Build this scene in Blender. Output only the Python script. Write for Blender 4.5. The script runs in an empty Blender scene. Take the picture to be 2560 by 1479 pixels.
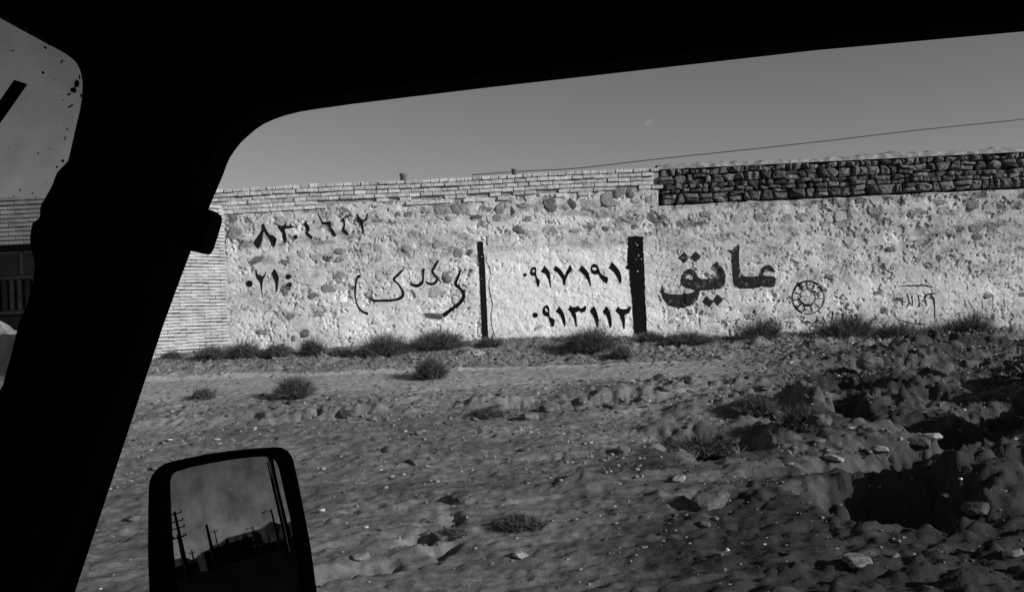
import bpy, bmesh, math, random
import numpy as np
from mathutils import Vector, Matrix, noise as mnoise
from mathutils.geometry import delaunay_2d_cdt

# ------------------------------------------------------------------ camera, sky, sun
S = bpy.context.scene
COL = S.collection
FPX, CX, CY = 2300.0, 1280.0, 739.5          # focal length and centre in photograph pixels
PITCH, ROLL = math.radians(1.5), math.radians(2.8)
EYE = np.array([0.0, 0.0, 1.9])
_F = np.array([0, math.cos(PITCH), math.sin(PITCH)])
_R0 = np.array([1.0, 0, 0]); _U0 = np.cross(_R0, _F)
_R = math.cos(ROLL) * _R0 - math.sin(ROLL) * _U0
_U = np.cross(_R, _F)
cam_d = bpy.data.cameras.new('camera')
cam_d.sensor_width = 36.0; cam_d.lens = 36.0 * FPX / 2560.0
cam_d.clip_start = 0.05; cam_d.clip_end = 20000
cam = bpy.data.objects.new('camera', cam_d); COL.objects.link(cam)
cam.matrix_world = Matrix(((_R[0], _U[0], -_F[0], EYE[0]), (_R[1], _U[1], -_F[1], EYE[1]),
                           (_R[2], _U[2], -_F[2], EYE[2]), (0, 0, 0, 1)))
S.camera = cam

SUN = np.array([0.80, -0.50, 0.315]); SUN = SUN / np.linalg.norm(SUN)
world = bpy.data.worlds.new('World'); S.world = world; world.use_nodes = True
nt = world.node_tree; nt.nodes.clear()
sky = nt.nodes.new('ShaderNodeTexSky'); sky.sky_type = 'NISHITA'; sky.sun_disc = False
sky.sun_elevation = math.asin(SUN[2]); sky.sun_rotation = math.atan2(SUN[0], SUN[1])
sky.altitude = 1600; sky.dust_density = 0.8; sky.ozone_density = 1.0
sep = nt.nodes.new('ShaderNodeSeparateColor'); cmb = nt.nodes.new('ShaderNodeCombineColor')
bg = nt.nodes.new('ShaderNodeBackground'); out = nt.nodes.new('ShaderNodeOutputWorld')
bg.inputs['Strength'].default_value = 0.10
nt.links.new(sky.outputs[0], sep.inputs[0])
# black-and-white film behind a red filter: all three channels take the sky's red
for i in range(3): nt.links.new(sep.outputs[0], cmb.inputs[i])
nt.links.new(cmb.outputs[0], bg.inputs[0]); nt.links.new(bg.outputs[0], out.inputs[0])

sun_d = bpy.data.lights.new('sun', 'SUN'); sun_d.energy = 4.2; sun_d.angle = math.radians(0.5)
sun_d.color = (1, 1, 1)
sun = bpy.data.objects.new('sun', sun_d); COL.objects.link(sun)
sun.rotation_euler = Vector(SUN).to_track_quat('Z', 'Y').to_euler(); sun.location = (30, -20, 20)

vs = S.view_settings
vs.view_transform = 'Standard'; vs.look = 'None'; vs.gamma = 1.0; vs.exposure = 0.0
try: vs.use_curve_mapping = False
except Exception: pass
S.render.engine = 'CYCLES'
S.cycles.max_bounces = 5; S.cycles.transparent_max_bounces = 12

# ------------------------------------------------------------------ helpers
rng = np.random.default_rng(7); random.seed(7)

def ray(px, py):
    d = _F + _R * ((px - CX) / FPX) - _U * ((py - CY) / FPX)
    return d / np.linalg.norm(d)
def on_plane(px, py, p0, n):
    d = ray(px, py); t = np.dot(np.asarray(p0) - EYE, n) / np.dot(d, n)
    return EYE + d * t
WY = 17.7                                     # the wall's face
def wall_xz(px, py):
    p = on_plane(px, py, (0, WY, 0), (0, 1, 0)); return float(p[0]), float(p[2])

_tabs = {}
def _lat(seed):
    if seed not in _tabs: _tabs[seed] = np.random.default_rng(seed).random((256, 256))
    return _tabs[seed]
def vnoise(x, y, seed=0):
    t = _lat(seed); x = np.asarray(x, float); y = np.asarray(y, float)
    xi = np.floor(x).astype(int); yi = np.floor(y).astype(int)
    fx = x - xi; fy = y - yi
    fx = fx * fx * fx * (fx * (fx * 6 - 15) + 10); fy = fy * fy * fy * (fy * (fy * 6 - 15) + 10)
    a = t[xi % 256, yi % 256]; b = t[(xi + 1) % 256, yi % 256]
    c = t[xi % 256, (yi + 1) % 256]; d = t[(xi + 1) % 256, (yi + 1) % 256]
    return (a * (1 - fx) + b * fx) * (1 - fy) + (c * (1 - fx) + d * fx) * fy
def fbm(x, y, seed=0, octv=4, gain=0.5):
    s = 0; a = 1; tot = 0
    for o in range(octv):
        s = s + a * (vnoise(x * 2 ** o + 17.3 * o, y * 2 ** o + 9.1 * o, seed + o) - 0.5); tot += a; a *= gain
    return s / tot * 2
def chunks(x, y, seed, density=.6):
    """angular clods: each grid cell may hold a tilted, flat-topped lump; returns 0..1"""
    x = np.asarray(x, float); y = np.asarray(y, float)
    wx_ = x + .25 * (vnoise(x * 3.1, y * 3.1, seed + 4) - .5); wy_ = y + .25 * (vnoise(x * 3.1 + 9, y * 3.1, seed + 5) - .5)
    xi = np.floor(wx_).astype(int); yi = np.floor(wy_).astype(int); best = np.zeros(np.broadcast(x, y).shape)
    T = [_lat(seed + k) for k in range(6)]
    for di in (-1, 0, 1):
        for dj in (-1, 0, 1):
            a = (xi + di) % 256; b = (yi + dj) % 256
            cx_ = xi + di + .2 + .6 * T[0][a, b]; cy_ = yi + dj + .2 + .6 * T[1][a, b]
            r_ = .18 + .42 * T[2][a, b] ** 1.5; th = T[3][a, b] * 6.283
            dx = wx_ - cx_; dy = wy_ - cy_; u = dx * np.cos(th) + dy * np.sin(th); v = -dx * np.sin(th) + dy * np.cos(th)
            d = np.maximum(np.abs(u) * .9, np.maximum(np.abs(v) * 1.3, (np.abs(u) + np.abs(v)) * .78)) / r_
            hgt = np.clip((1 - d) * 3.0, 0, 1) * (1 + .5 * u / r_) * r_ * 1.8
            best = np.where((T[4][a, b] < density), np.maximum(best, hgt), best)
    return best
def sstep(a, b, x):
    t = np.clip((np.asarray(x, float) - a) / (b - a), 0, 1); return t * t * (3 - 2 * t)

def props(o, label=None, cat=None, group=None, kind=None):
    if label: o['label'] = label
    if cat: o['category'] = cat
    if group: o['group'] = group
    if kind: o['kind'] = kind
    return o
def link(name, me, parent=None, mat=None):
    o = bpy.data.objects.new(name, me); COL.objects.link(o)
    if parent is not None: o.parent = parent
    if mat is not None and me is not None and len(me.materials) == 0: me.materials.append(mat)
    return o
def empty(name, loc=(0, 0, 0)):
    o = bpy.data.objects.new(name, None); o.location = loc; o.empty_display_size = .1; COL.objects.link(o); return o
def pymesh(name, V, Fc, smooth=False):
    me = bpy.data.meshes.new(name); V = np.asarray(V, float)
    me.from_pydata(V.tolist(), [], [list(map(int, f)) for f in Fc]); 
    if smooth: me.polygons.foreach_set('use_smooth', [True] * len(me.polygons))
    me.update(); return me
def fastmesh(name, V, Q, smooth=True):
    """big meshes: V (n,3), Q (m,k) all faces with k corners"""
    V = np.ascontiguousarray(V, np.float32); Q = np.ascontiguousarray(Q, np.int32)
    me = bpy.data.meshes.new(name); m, k = Q.shape
    me.vertices.add(len(V)); me.vertices.foreach_set('co', V.ravel())
    me.loops.add(m * k); me.loops.foreach_set('vertex_index', Q.ravel())
    me.polygons.add(m); me.polygons.foreach_set('loop_start', np.arange(m, dtype=np.int32) * k)
    try: me.polygons.foreach_set('loop_total', np.full(m, k, np.int32))
    except Exception: pass
    me.polygons.foreach_set('use_smooth', np.full(m, smooth))
    me.update(calc_edges=True); me.validate(); return me
def grid_faces(nx, ny):
    i, j = np.meshgrid(np.arange(nx - 1), np.arange(ny - 1), indexing='ij')
    a = (i * ny + j).ravel(); return np.stack([a, a + ny, a + ny + 1, a + 1], 1)
def vattr(me, name, vals):
    at = me.attributes.new(name, 'FLOAT', 'POINT'); at.data.foreach_set('value', np.asarray(vals, np.float32).ravel())

# ------------------------------------------------------------------ materials
def nodes(name):
    m = bpy.data.materials.new(name); m.use_nodes = True; t = m.node_tree
    b = t.nodes['Principled BSDF']; b.inputs['Specular IOR Level'].default_value = 0.2
    b.inputs['Roughness'].default_value = 0.9
    return m, t, b
def gray(v): return (v, v, v, 1)
def mat_plain(name, v, rough=0.7, spec=0.3, noise_amt=0.25, scale=20, bump=0.0):
    m, t, b = nodes(name); b.inputs['Roughness'].default_value = rough; b.inputs['Specular IOR Level'].default_value = spec
    tc = t.nodes.new('ShaderNodeTexCoord'); n = t.nodes.new('ShaderNodeTexNoise'); n.inputs['Scale'].default_value = scale
    n.inputs['Detail'].default_value = 5
    t.links.new(tc.outputs['Object'], n.inputs['Vector'])
    r = t.nodes.new('ShaderNodeValToRGB'); r.color_ramp.elements[0].position = .3; r.color_ramp.elements[1].position = .7
    r.color_ramp.elements[0].color = gray(v * (1 - noise_amt)); r.color_ramp.elements[1].color = gray(v * (1 + noise_amt))
    t.links.new(n.outputs[0], r.inputs[0]); t.links.new(r.outputs[0], b.inputs['Base Color'])
    if bump:
        bu = t.nodes.new('ShaderNodeBump'); bu.inputs['Strength'].default_value = bump; bu.inputs['Distance'].default_value = .02
        t.links.new(n.outputs[0], bu.inputs['Height']); t.links.new(bu.outputs[0], b.inputs['Normal'])
    return m
def mat_piece(name, lo, hi, scale=14, bump=.5, stain=.25, use_random=True):
    """bricks and stones: each object its own tone"""
    m, t, b = nodes(name)
    tc = t.nodes.new('ShaderNodeTexCoord'); geo = t.nodes.new('ShaderNodeNewGeometry')
    n = t.nodes.new('ShaderNodeTexNoise'); n.inputs['Scale'].default_value = scale; n.inputs['Detail'].default_value = 6
    t.links.new(geo.outputs['Position'], n.inputs['Vector'])
    oi = t.nodes.new('ShaderNodeObjectInfo')
    mr = t.nodes.new('ShaderNodeMapRange'); mr.inputs['To Min'].default_value = lo; mr.inputs['To Max'].default_value = hi
    if use_random: t.links.new(oi.outputs['Random'], mr.inputs['Value'])
    else: t.links.new(geo.outputs['Random Per Island'], mr.inputs['Value'])
    m2 = t.nodes.new('ShaderNodeMapRange'); m2.inputs['From Min'].default_value = .3; m2.inputs['From Max'].default_value = .7
    m2.inputs['To Min'].default_value = 1 - stain; m2.inputs['To Max'].default_value = 1 + stain
    t.links.new(n.outputs[0], m2.inputs['Value'])
    mu = t.nodes.new('ShaderNodeMath'); mu.operation = 'MULTIPLY'
    t.links.new(mr.outputs[0], mu.inputs[0]); t.links.new(m2.outputs[0], mu.inputs[1])
    c = t.nodes.new('ShaderNodeCombineColor')
    for i in range(3): t.links.new(mu.outputs[0], c.inputs[i])
    t.links.new(c.outputs[0], b.inputs['Base Color'])
    bu = t.nodes.new('ShaderNodeBump'); bu.inputs['Strength'].default_value = bump; bu.inputs['Distance'].default_value = .03
    t.links.new(n.outputs[0], bu.inputs['Height']); t.links.new(bu.outputs[0], b.inputs['Normal'])
    return m
def mat_attr(name, attr, fine_scale, fine_amt, bump, bump_dist):
    """base colour from a tone map stored on the vertices, with fine grain"""
    m, t, b = nodes(name)
    at = t.nodes.new('ShaderNodeAttribute'); at.attribute_name = attr
    geo = t.nodes.new('ShaderNodeNewGeometry')
    n = t.nodes.new('ShaderNodeTexNoise'); n.inputs['Scale'].default_value = fine_scale; n.inputs['Detail'].default_value = 7
    n.inputs['Roughness'].default_value = .65
    t.links.new(geo.outputs['Position'], n.inputs['Vector'])
    m2 = t.nodes.new('ShaderNodeMapRange'); m2.inputs['From Min'].default_value = .3; m2.inputs['From Max'].default_value = .7
    m2.inputs['To Min'].default_value = 1 - fine_amt; m2.inputs['To Max'].default_value = 1 + fine_amt
    t.links.new(n.outputs[0], m2.inputs['Value'])
    mu = t.nodes.new('ShaderNodeMath'); mu.operation = 'MULTIPLY'
    t.links.new(at.outputs['Fac'], mu.inputs[0]); t.links.new(m2.outputs[0], mu.inputs[1])
    c = t.nodes.new('ShaderNodeCombineColor')
    for i in range(3): t.links.new(mu.outputs[0], c.inputs[i])
    t.links.new(c.outputs[0], b.inputs['Base Color'])
    bu = t.nodes.new('ShaderNodeBump'); bu.inputs['Strength'].default_value = bump; bu.inputs['Distance'].default_value = bump_dist
    t.links.new(n.outputs[0], bu.inputs['Height']); t.links.new(bu.outputs[0], b.inputs['Normal'])
    return m
def mat_paint(name, v, wear, scale=25):
    """brushed paint, worn through in flakes"""
    m, t, b = nodes(name); b.inputs['Base Color'].default_value = gray(v); b.inputs['Roughness'].default_value = 1; b.inputs['Specular IOR Level'].default_value = 0
    geo = t.nodes.new('ShaderNodeNewGeometry')
    n = t.nodes.new('ShaderNodeTexNoise'); n.inputs['Scale'].default_value = scale; n.inputs['Detail'].default_value = 6; n.inputs['Roughness'].default_value = .7
    t.links.new(geo.outputs['Position'], n.inputs['Vector'])
    r = t.nodes.new('ShaderNodeMapRange'); r.inputs['From Min'].default_value = .66 - wear * .3; r.inputs['From Max'].default_value = .72 - wear * .2
    r.inputs['To Min'].default_value = 0; r.inputs['To Max'].default_value = .15 + wear * .8
    t.links.new(n.outputs[0], r.inputs['Value'])
    tr = t.nodes.new('ShaderNodeBsdfTransparent'); mx = t.nodes.new('ShaderNodeMixShader')
    t.links.new(r.outputs[0], mx.inputs[0]); t.links.new(b.outputs[0], mx.inputs[1]); t.links.new(tr.outputs[0], mx.inputs[2])
    t.links.new(mx.outputs[0], t.nodes['Material Output'].inputs[0])
    return m

M_PLASTER = mat_attr('whitewashed_plaster', 'tone', 18, .10, .55, .02)
M_SOIL = mat_attr('dry_soil', 'tone', 11, .34, .5, .04)
M_BRICK = mat_piece('whitewashed_brick', .36, .58, 12, .6, .2)
M_PANELBRICK = mat_piece('limewashed_brick', .34, .44, 4, .4, .2)
M_PANELBRICK_J = mat_piece('limewashed_brick_joined', .34, .44, 4, .4, .2, use_random=False)
M_MORTAR = mat_plain('dark_mortar', .14, .95, .1, .3, 12, .4)
M_STONE = mat_piece('dark_rubble_stone', .04, .17, 16, .8, .4)
M_STONE_J = mat_piece('dark_rubble_stone_joined', .085, .20, 16, .8, .4, use_random=False)
M_EXPOSED = mat_piece('grey_stone_in_plaster', .10, .36, 22, .7, .25)
M_ROCK = mat_piece('field_rock', .06, .16, 14, .8, .35)
M_GRAVEL = mat_piece('gravel', .03, .30, 30, .4, .3, use_random=False)
M_LITTER = mat_plain('pale_litter', .6, .6, .3, .15, 30)
M_TWIG = mat_piece('dry_twig', .035, .12, 20, .1, .3, use_random=False)
M_CAB = mat_plain('black_cab_trim', .004, .9, .03, .3, 40)
M_RUBBER = mat_plain('black_rubber', .005, .9, .04, .3, 60)
M_PAINT = mat_paint('black_wall_paint', .010, .03, 14)
M_PAINT_WORN = mat_paint('worn_black_paint', .025, .50, 9)
M_PAINT_LEFT = mat_paint('weathered_black_paint', .013, .12, 20)
M_PAINT_FAINT = mat_paint('faint_scratched_paint', .06, .62, 22)
M_CHIP = mat_plain('lime_chip', .5, .9, .1, .2, 20)
M_METAL = mat_plain('dark_gate_metal', .015, .8, .1, .4, 14)
M_GATEFRAME = mat_plain('gate_frame_metal', .035, .8, .1, .3, 14)
M_WOOD = mat_plain('weathered_pole_wood', .06, .9, .2, .3, 9)
M_DARKWALL = mat_plain('dark_building_wall', .05, .9, .2, .3, 1.5)
M_ASPHALT = mat_plain('asphalt', .035, 1, .0, .2, 30, .3)
M_HILL = mat_plain('bare_hill_rock', .22, 1, .05, .2, .002)
M_CABLE = mat_plain('cable_rubber', .02, .6, .3, .1, 10)
M_CLAY = mat_plain('clay_pipe', .16, .9, .2, .3, 15)
M_SHEET = mat_plain('pale_plastic_sheet', .5, .5, .4, .2, 8)

# ------------------------------------------------------------------ the ground
MOUNDS = [  # x, y, rx, ry, height
    (3.75, 7.7, .40, .50, .20), (4.75, 8.3, .8, .28, .20), (5.9, 9.5, .9, .75, .50), (7.5, 10.8, 1.5, .9, .60), (5.6, 7.6, .9, .5, .16),
    (2.75, 9.65, .35, .28, .12), (3.55, 11.3, .25, .4, .26), (4.30, 11.2, .40, .5, .22), (5.1, 12.0, .7, .5, .18),
    (5.2, 14.2, 1.6, .35, .16), (6.9, 14.6, 1.4, .5, .24), (8.8, 13.4, 1.3, .7, .30), (7.2, 12.4, .9, .4, .2),
    (.55, 8.6, .3, .22, .07), (1.1, 12.3, .8, .22, .12), (-.3, 12.35, .45, .2, .14),
    (-2.2, 12.0, .9, .25, .10), (-4.2, 12.1, 1.3, .3, .09), (2.4, 12.9, .9, .2, .12), (-1.7, 12.4, .5, .2, .10),
    (4.6, 6.6, .8, .6, .14), (2.2, 11.2, .5, .25, .10), (1.75, 10.15, .5, .15, .10),
]
PITS = [(2.85, 7.72, .52, .50, .42), (3.22, 7.45, .30, .45, .34), (3.35, 8.70, .55, .30, .36), (4.05, 9.15, .60, .36, .42), (4.85, 9.75, .65, .45, .45), (5.7, 10.4, .7, .4, .4),
        (1.85, 9.75, .42, .24, .32), (2.25, 9.55, .38, .28, .34), (1.95, 9.3, .25, .18, .24), (3.20, 11.2, .26, .34, .30), (3.90, 11.15, .22, .38, .30),
        (1.65, 7.95, .26, .09, .16), (-.15, 12.1, .34, .10, .16), (-.55, 7.75, .14, .10, .14), (-.75, 7.35, .14, .10, .12), (-.62, 7.05, .10, .12, .12),
        (-1.35, 6.8, .28, .13, .14), (-2.6, 11.8, .7, .12, .10), (-3.6, 12.0, .5, .10, .08), (1.1, 12.0, .6, .10, .12), (5.6, 13.6, .9, .2, .16), (4.6, 13.2, .5, .16, .14), (6.6, 13.2, .8, .2, .2),
        (4.3, 12.4, .3, .2, .18), (5.2, 11.4, .35, .25, .22), (2.6, 10.6, .3, .12, .14), (.3, 9.6, .22, .07, .10), (2.3, 8.6, .3, .08, .10), (4.2, 8.1, .3, .12, .16), (4.9, 8.0, .3, .14, .16), (3.0, 10.2, .3, .14, .18), (3.9, 10.3, .3, .14, .18)]  # pits dug steep so that black shade fills them
def ground_base(x, y):
    x = np.asarray(x, float); y = np.asarray(y, float)
    wallz = 1.60 - .0283 * (x + 5.5)                    # level at the wall's foot, falling to the right
    wallz = np.clip(wallz, 1.05, 1.72)
    prof = np.interp(y, [-400, 3.5, 5.8, 8.0, 10.5, 12.2, 13.2, 15.3, 16.4, 17.4, 19, 400],
                     [0, 0, .02, .30, .62, .78, .93, 1.14, 1.26, 1.40, 1.45, 1.2])
    k = sstep(12.5, 17.3, y)
    return prof + k * (wallz - 1.40)
def ground_h(x, y):
    x = np.asarray(x, float); y = np.asarray(y, float)
    h = ground_base(x, y)
    act = sstep(3.4, 5.0, y)
    rough = .55 + .7 * sstep(1.0, 5.0, x - .25 * (y - 10)) + .5 * sstep(15.1, 15.6, y)
    rough = rough * (1 - .75 * sstep(13.2, 13.8, y) * (1 - sstep(14.9, 15.2, y)) * (1 - sstep(2.5, 4.5, x)))
    h = h + act * fbm(x * .45, y * .45, 11, 3) * .10 * rough
    h = h + act * fbm(x * 1.3, y * 2.6, 21, 4, .5) * .032 * rough
    cl = np.abs(fbm(x * 2.4, y * 5.6, 31, 4, .6))
    h = h + act * (.030 * rough * (rough > .0)) * (sstep(.12, .5, cl) - .3)
    pk = vnoise(x * 5.0 + 3, y * 11, 41); h = h + act * .036 * rough ** 1.4 * sstep(.76, .95, pk)
    pk = vnoise(x * 15.0 + 3, y * 18, 43); h = h + act * .020 * rough * sstep(.66, .92, pk)
    pk = vnoise(x * 6.0 + 30, y * 20, 47); h = h - act * .036 * rough * sstep(.76, .9, pk)
    area = np.clip(.10 + .95 * sstep(.0, 4.0, x - .3 * (y - 9)) + .55 * sstep(15.2, 15.7, y) + .6 * sstep(11.5, 12, y) * (1 - sstep(12.8, 13.2, y)), 0, 1.3)
    area = area * sstep(-.35, .35, fbm(x * .8, y * 1.3, 85, 3) + .4 * (area - .5))
    area = area * (1 - .85 * sstep(13.2, 13.8, y) * (1 - sstep(14.9, 15.2, y)) * (1 - sstep(2.5, 4.5, x)))
    h = h + act * area * (.050 * chunks(x * 2.1, y * 3.2, 501, .40) + .036 * chunks(x * 4.5, y * 6.5, 511, .55) + .024 * chunks(x * 9, y * 12, 521, .6))
    h = h + act * .010 * fbm(x * 14, y * 18, 531, 2)
    wx = x + .20 * fbm(x * 2.2, y * 2.2, 51, 3) + .07 * fbm(x * 9, y * 9, 52, 3, .65); wy = y + .18 * fbm(x * 2.2 + 40, y * 2.2, 55, 3) + .07 * fbm(x * 9 + 7, y * 9, 56, 3, .65)
    MR = 1 + .55 * fbm(x * 4.3, y * 4.7, 59, 4, .6)
    for cx, cy, rx, ry, hh in MOUNDS:
        # steeper on the side turned away from the sun (left)
        dx = (wx - cx); rxx = np.where(dx < 0, rx * .75, rx * 1.25)
        h = h + hh * MR * np.exp(-((dx / rxx) ** 2 + ((wy - cy) / ry) ** 2) ** 1.4)
    for cx, cy, rx, ry, hh in PITS:
        h = h - hh * (.8 + .3 * MR * .5) * np.exp(-(((wx - cx) / rx) ** 2 + ((wy - cy) / ry) ** 2) ** (2.6 if rx > .3 else 1.6))
    return h
xs = np.arange(-12.0, 12.0, .027); ys = np.arange(4.4, 18.1, .027)
X, Y = np.meshgrid(xs, ys, indexing='ij')
Z = ground_h(X, Y)
V = np.stack([X, Y, Z], -1).reshape(-1, 3)
me = fastmesh('dirt_slope', V, grid_faces(len(xs), len(ys)), True)
tone = .118 + .05 * sstep(6.5, 12.5, Y) + .05 * fbm(X * .8, Y * 1.6, 61, 4) + .05 * fbm(X * 3, Y * 9, 65, 3)
path = sstep(13.0, 13.7, Y) * (1 - sstep(15.0, 15.4, Y)) * (1 - sstep(3, 5, X))
tone = tone + .12 * path
edge = sstep(14.75, 14.95, Y + .06 * fbm(X * 2, Y * 0, 71, 3)) * (1 - sstep(15.1, 15.25, Y))
tone = tone + .12 * edge * (1 - sstep(2, 4, X))
tone = tone - .118 * sstep(.2, 3.6, X - .35 * (Y - 8.5)) * (1 - sstep(15, 16, Y))  # darker soil to the right, partly tone put in to deepen the shadows
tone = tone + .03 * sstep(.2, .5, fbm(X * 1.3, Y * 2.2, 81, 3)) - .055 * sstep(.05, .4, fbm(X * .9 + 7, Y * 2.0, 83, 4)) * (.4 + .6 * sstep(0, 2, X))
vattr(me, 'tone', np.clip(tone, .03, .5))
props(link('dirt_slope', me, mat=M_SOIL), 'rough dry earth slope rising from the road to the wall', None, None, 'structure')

gx = np.concatenate([[-4000, -1500, -500, -150, -60], np.arange(-30, 31, 3.0), [60, 150, 500, 1500, 4000]])
gy = np.concatenate([[-4000, -1000, -200, -60], np.arange(-20, 21, 1.0), [40, 100, 400, 1200, 4000]])
X, Y = np.meshgrid(gx, gy, indexing='ij')
Zc = ground_base(X, np.clip(Y, -400, 30))
Zc = np.where((np.abs(X) < 14.5) & (Y > 2.5) & (Y < 19), Zc - .35, Zc)
Zc = Zc * (1 - sstep(14, 24, np.abs(X)))
V = np.stack([X, Y, Zc - .01], -1).reshape(-1, 3)
me = fastmesh('ground', V, grid_faces(len(gx), len(gy)), True); vattr(me, 'tone', np.full(len(V), .16))
props(link('ground', me, mat=M_SOIL), 'open dry plain reaching to the horizon', None, None, 'structure')
V = [(-900, -4.5, .02), (1500, -4.5, .02), (1500, 2.6, .02), (-900, 2.6, .02), (-900, -4.5, -.1), (1500, -4.5, -.1), (1500, 2.6, -.1), (-900, 2.6, -.1)]
me = pymesh('road', V, [(0, 1, 2, 3), (0, 4, 5, 1), (2, 6, 7, 3), (1, 5, 6, 2), (3, 7, 4, 0), (4, 7, 6, 5)])
road = props(link('road', me, mat=M_ASPHALT), 'asphalt road the van drives along', None, None, 'structure')

V = [(27, 2.63, .024), (1500, 2.63, .024), (1500, 160, .024), (27, 160, .024)]  # added dark sheet so the plain turns black in the mirror
props(link('dark_ground_sheet', pymesh('dark_ground_sheet', V, [(0, 1, 2, 3)]), mat=M_ASPHALT), 'dark sheet added over the plain behind the van to blacken the mirrored ground', None, None, 'structure')

# ------------------------------------------------------------------ the wall
wall = empty('rubble_wall', (0, WY, 1.2))
props(wall, 'long whitewashed rubble stone wall with painted black numbers and brick coping', 'wall')
WALL_O = Vector((0, WY, 1.2))
wx0, wx1 = -5.50, 13.0
TOP = 1.9 + 2.80; PLTOP = 1.9 + 2.40
SX = wall_xz(1646, 465)[0]                                                # where the dark stone band begins
_, band_bot = wall_xz(1650, 513)
def px_zone(x, z):
    return x, z
HOLES = []                                               # stones laid bare: x, z, rx, rz
BOXES = []
for a, b, c, d in ((620, 535, 925, 622), (600, 665, 735, 745), (862, 640, 1150, 795), (1635, 600, 1960, 775), (1970, 695, 2070, 800), (1185, 590, 1220, 860), (1560, 580, 1620, 850)):
    (x_a, z_a), (x_b, z_b) = wall_xz(a, b), wall_xz(c, d); BOXES.append((x_a, z_b, x_b, z_a))
def lettered(x, z): return any(a < x < c and b < z < d for a, b, c, d in BOXES)
def zone_bare(x, z):
    """how much stone shows through, 0..1"""
    zz = z - 1.9
    a = .25 + .75 * sstep(1.2, 2.2, zz)
    clean = sstep(-.8, -.5, x) * (1 - sstep(2.6, 2.9, x)) * (1 - sstep(1.35, 1.6, zz))
    a = a * (1 - .93 * clean)
    a = a * (1 - .35 * sstep(2.8, 3.0, x))
    return a
KNOWN = [(1342, 510, 14, 22), (1375, 512, 18, 20), (1408, 512, 16, 16), (1430, 508, 10, 18), (1470, 512, 30, 15), (1522, 498, 24, 20),
         (1548, 482, 16, 14), (1577, 480, 13, 14), (1268, 464, 10, 8), (1360, 462, 12, 8), (1394, 464, 15, 12), (1437, 458, 10, 8),
         (1522, 460, 12, 8), (1248, 524, 12, 14), (1210, 524, 18, 10), (1298, 574, 16, 12), (1370, 573, 18, 9), (1408, 568, 18, 9),
         (1472, 563, 20, 9), (1502, 538, 16, 10), (1140, 520, 14, 14), (1098, 526, 14, 12), (855, 535, 20, 20), (790, 510, 20, 12),
         (725, 490, 10, 10), (690, 498, 14, 12), (764, 492, 12, 10), (900, 485, 9, 9), (655, 500, 8, 7), (812, 488, 10, 7),
         (590, 585, 22, 18), (580, 540, 14, 14), (700, 552, 12, 12), (790, 645, 14, 9), (816, 644, 10, 11), (640, 650, 24, 9),
         (948, 688, 12, 15), (818, 722, 18, 14), (920, 736, 9, 10), (712, 725, 12, 12), (1145, 632, 12, 11), (1025, 640, 9, 8),
         (785, 780, 24, 16), (726, 790, 16, 9), (760, 832, 14, 12), (1080, 790, 30, 9), (1085, 730, 18, 14), (1120, 690, 14, 14),
         (1240, 545, 12, 9), (1318, 548, 14, 8), (1630, 545, 16, 16), (1700, 560, 12, 10), (1845, 548, 20, 12), (1900, 545, 18, 12),
         (1965, 548, 18, 14), (2005, 545, 14, 10), (2100, 540, 18, 14), (2185, 530, 20, 14), (2250, 505, 14, 12), (2350, 505, 20, 8),
         (2430, 510, 18, 14), (2500, 522, 14, 14), (2360, 530, 18, 10), (2100, 510, 12, 10), (2150, 500, 14, 8), (2480, 565, 16, 12),
         (2545, 515, 10, 10), (1620, 500, 10, 8), (1760, 535, 14, 8), (2440, 570, 20, 12), (2060, 560, 12, 8)]
for px, py, a, b in KNOWN:
    x, z = wall_xz(px, py); HOLES.append((x, z, a / 130., b / 130.))
zrow = 1.75
while zrow < 4.15:
    x = wx0 + .1 + rng.random() * .15
    while x < 11.5:
        w = .05 + .07 * rng.random(); hh = .035 + .04 * rng.random()
        z = zrow + rng.normal() * .018
        if rng.random() < zone_bare(x, z) * .42 and all((x - hx) ** 2 / (w + hw) ** 2 + (z - hz) ** 2 / (hh + hr) ** 2 > 1 for hx, hz, hw, hr in HOLES):
            if not (x > SX and z > band_bot - .08) and not lettered(x, z): HOLES.append((x, z, w, hh))
        x += w * 2 + .04 + rng.random() * .1
    zrow += .165
HOLES = HOLES[:290]
def wall_h(x, z):
    """how far the plaster stands out of the plane WY (metres, towards the road)"""
    x = np.asarray(x, float); z = np.asarray(z, float)
    h = .012 * fbm(x * .9, z * .9, 101, 3)
    lump = fbm(x * 4.2, z * 5.2, 111, 4, .55)
    h = h + .011 * lump + .006 * fbm(x * 13, z * 15, 117, 3, .6)
    g = x * .82 + z * .57; q = -x * .57 + z * .82          # trowel drag runs downwards to the right
    ch = vnoise(g * 6.0 + 5, q * 15.0, 121)
    rough = 1.0 - .55 * sstep(-.8, -.5, x) * (1 - sstep(2.6, 2.9, x)) * (1 - sstep(3.2, 3.5, z))
    pt = sstep(-.25, .45, fbm(x * 1.1, z * 1.6, 125, 3)); rough = rough * (.6 + .6 * pt)
    h = h - .030 * rough * sstep(.86, .94, ch)
    ch = vnoise(g * 11.0 + 50, q * 24.0, 131); h = h - .022 * rough * sstep(.83, .91, ch)
    wl_ = np.abs(fbm(x * 5.5 + 3, z * 7.5, 145, 3, .55)); mk = vnoise(x * 7 + 11, z * 9, 149)
    h = h - .030 * np.minimum(rough * 1.3, 1.2) * (1 - sstep(.0, .05, wl_)) * sstep(.50, .62, mk)
    ch = vnoise(x * 4.0 + 80, z * 5.5, 141); h = h - .022 * rough * sstep(.70, .82, ch + .25 * fbm(x * 16, z * 16, 143, 2))
    return h
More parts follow.
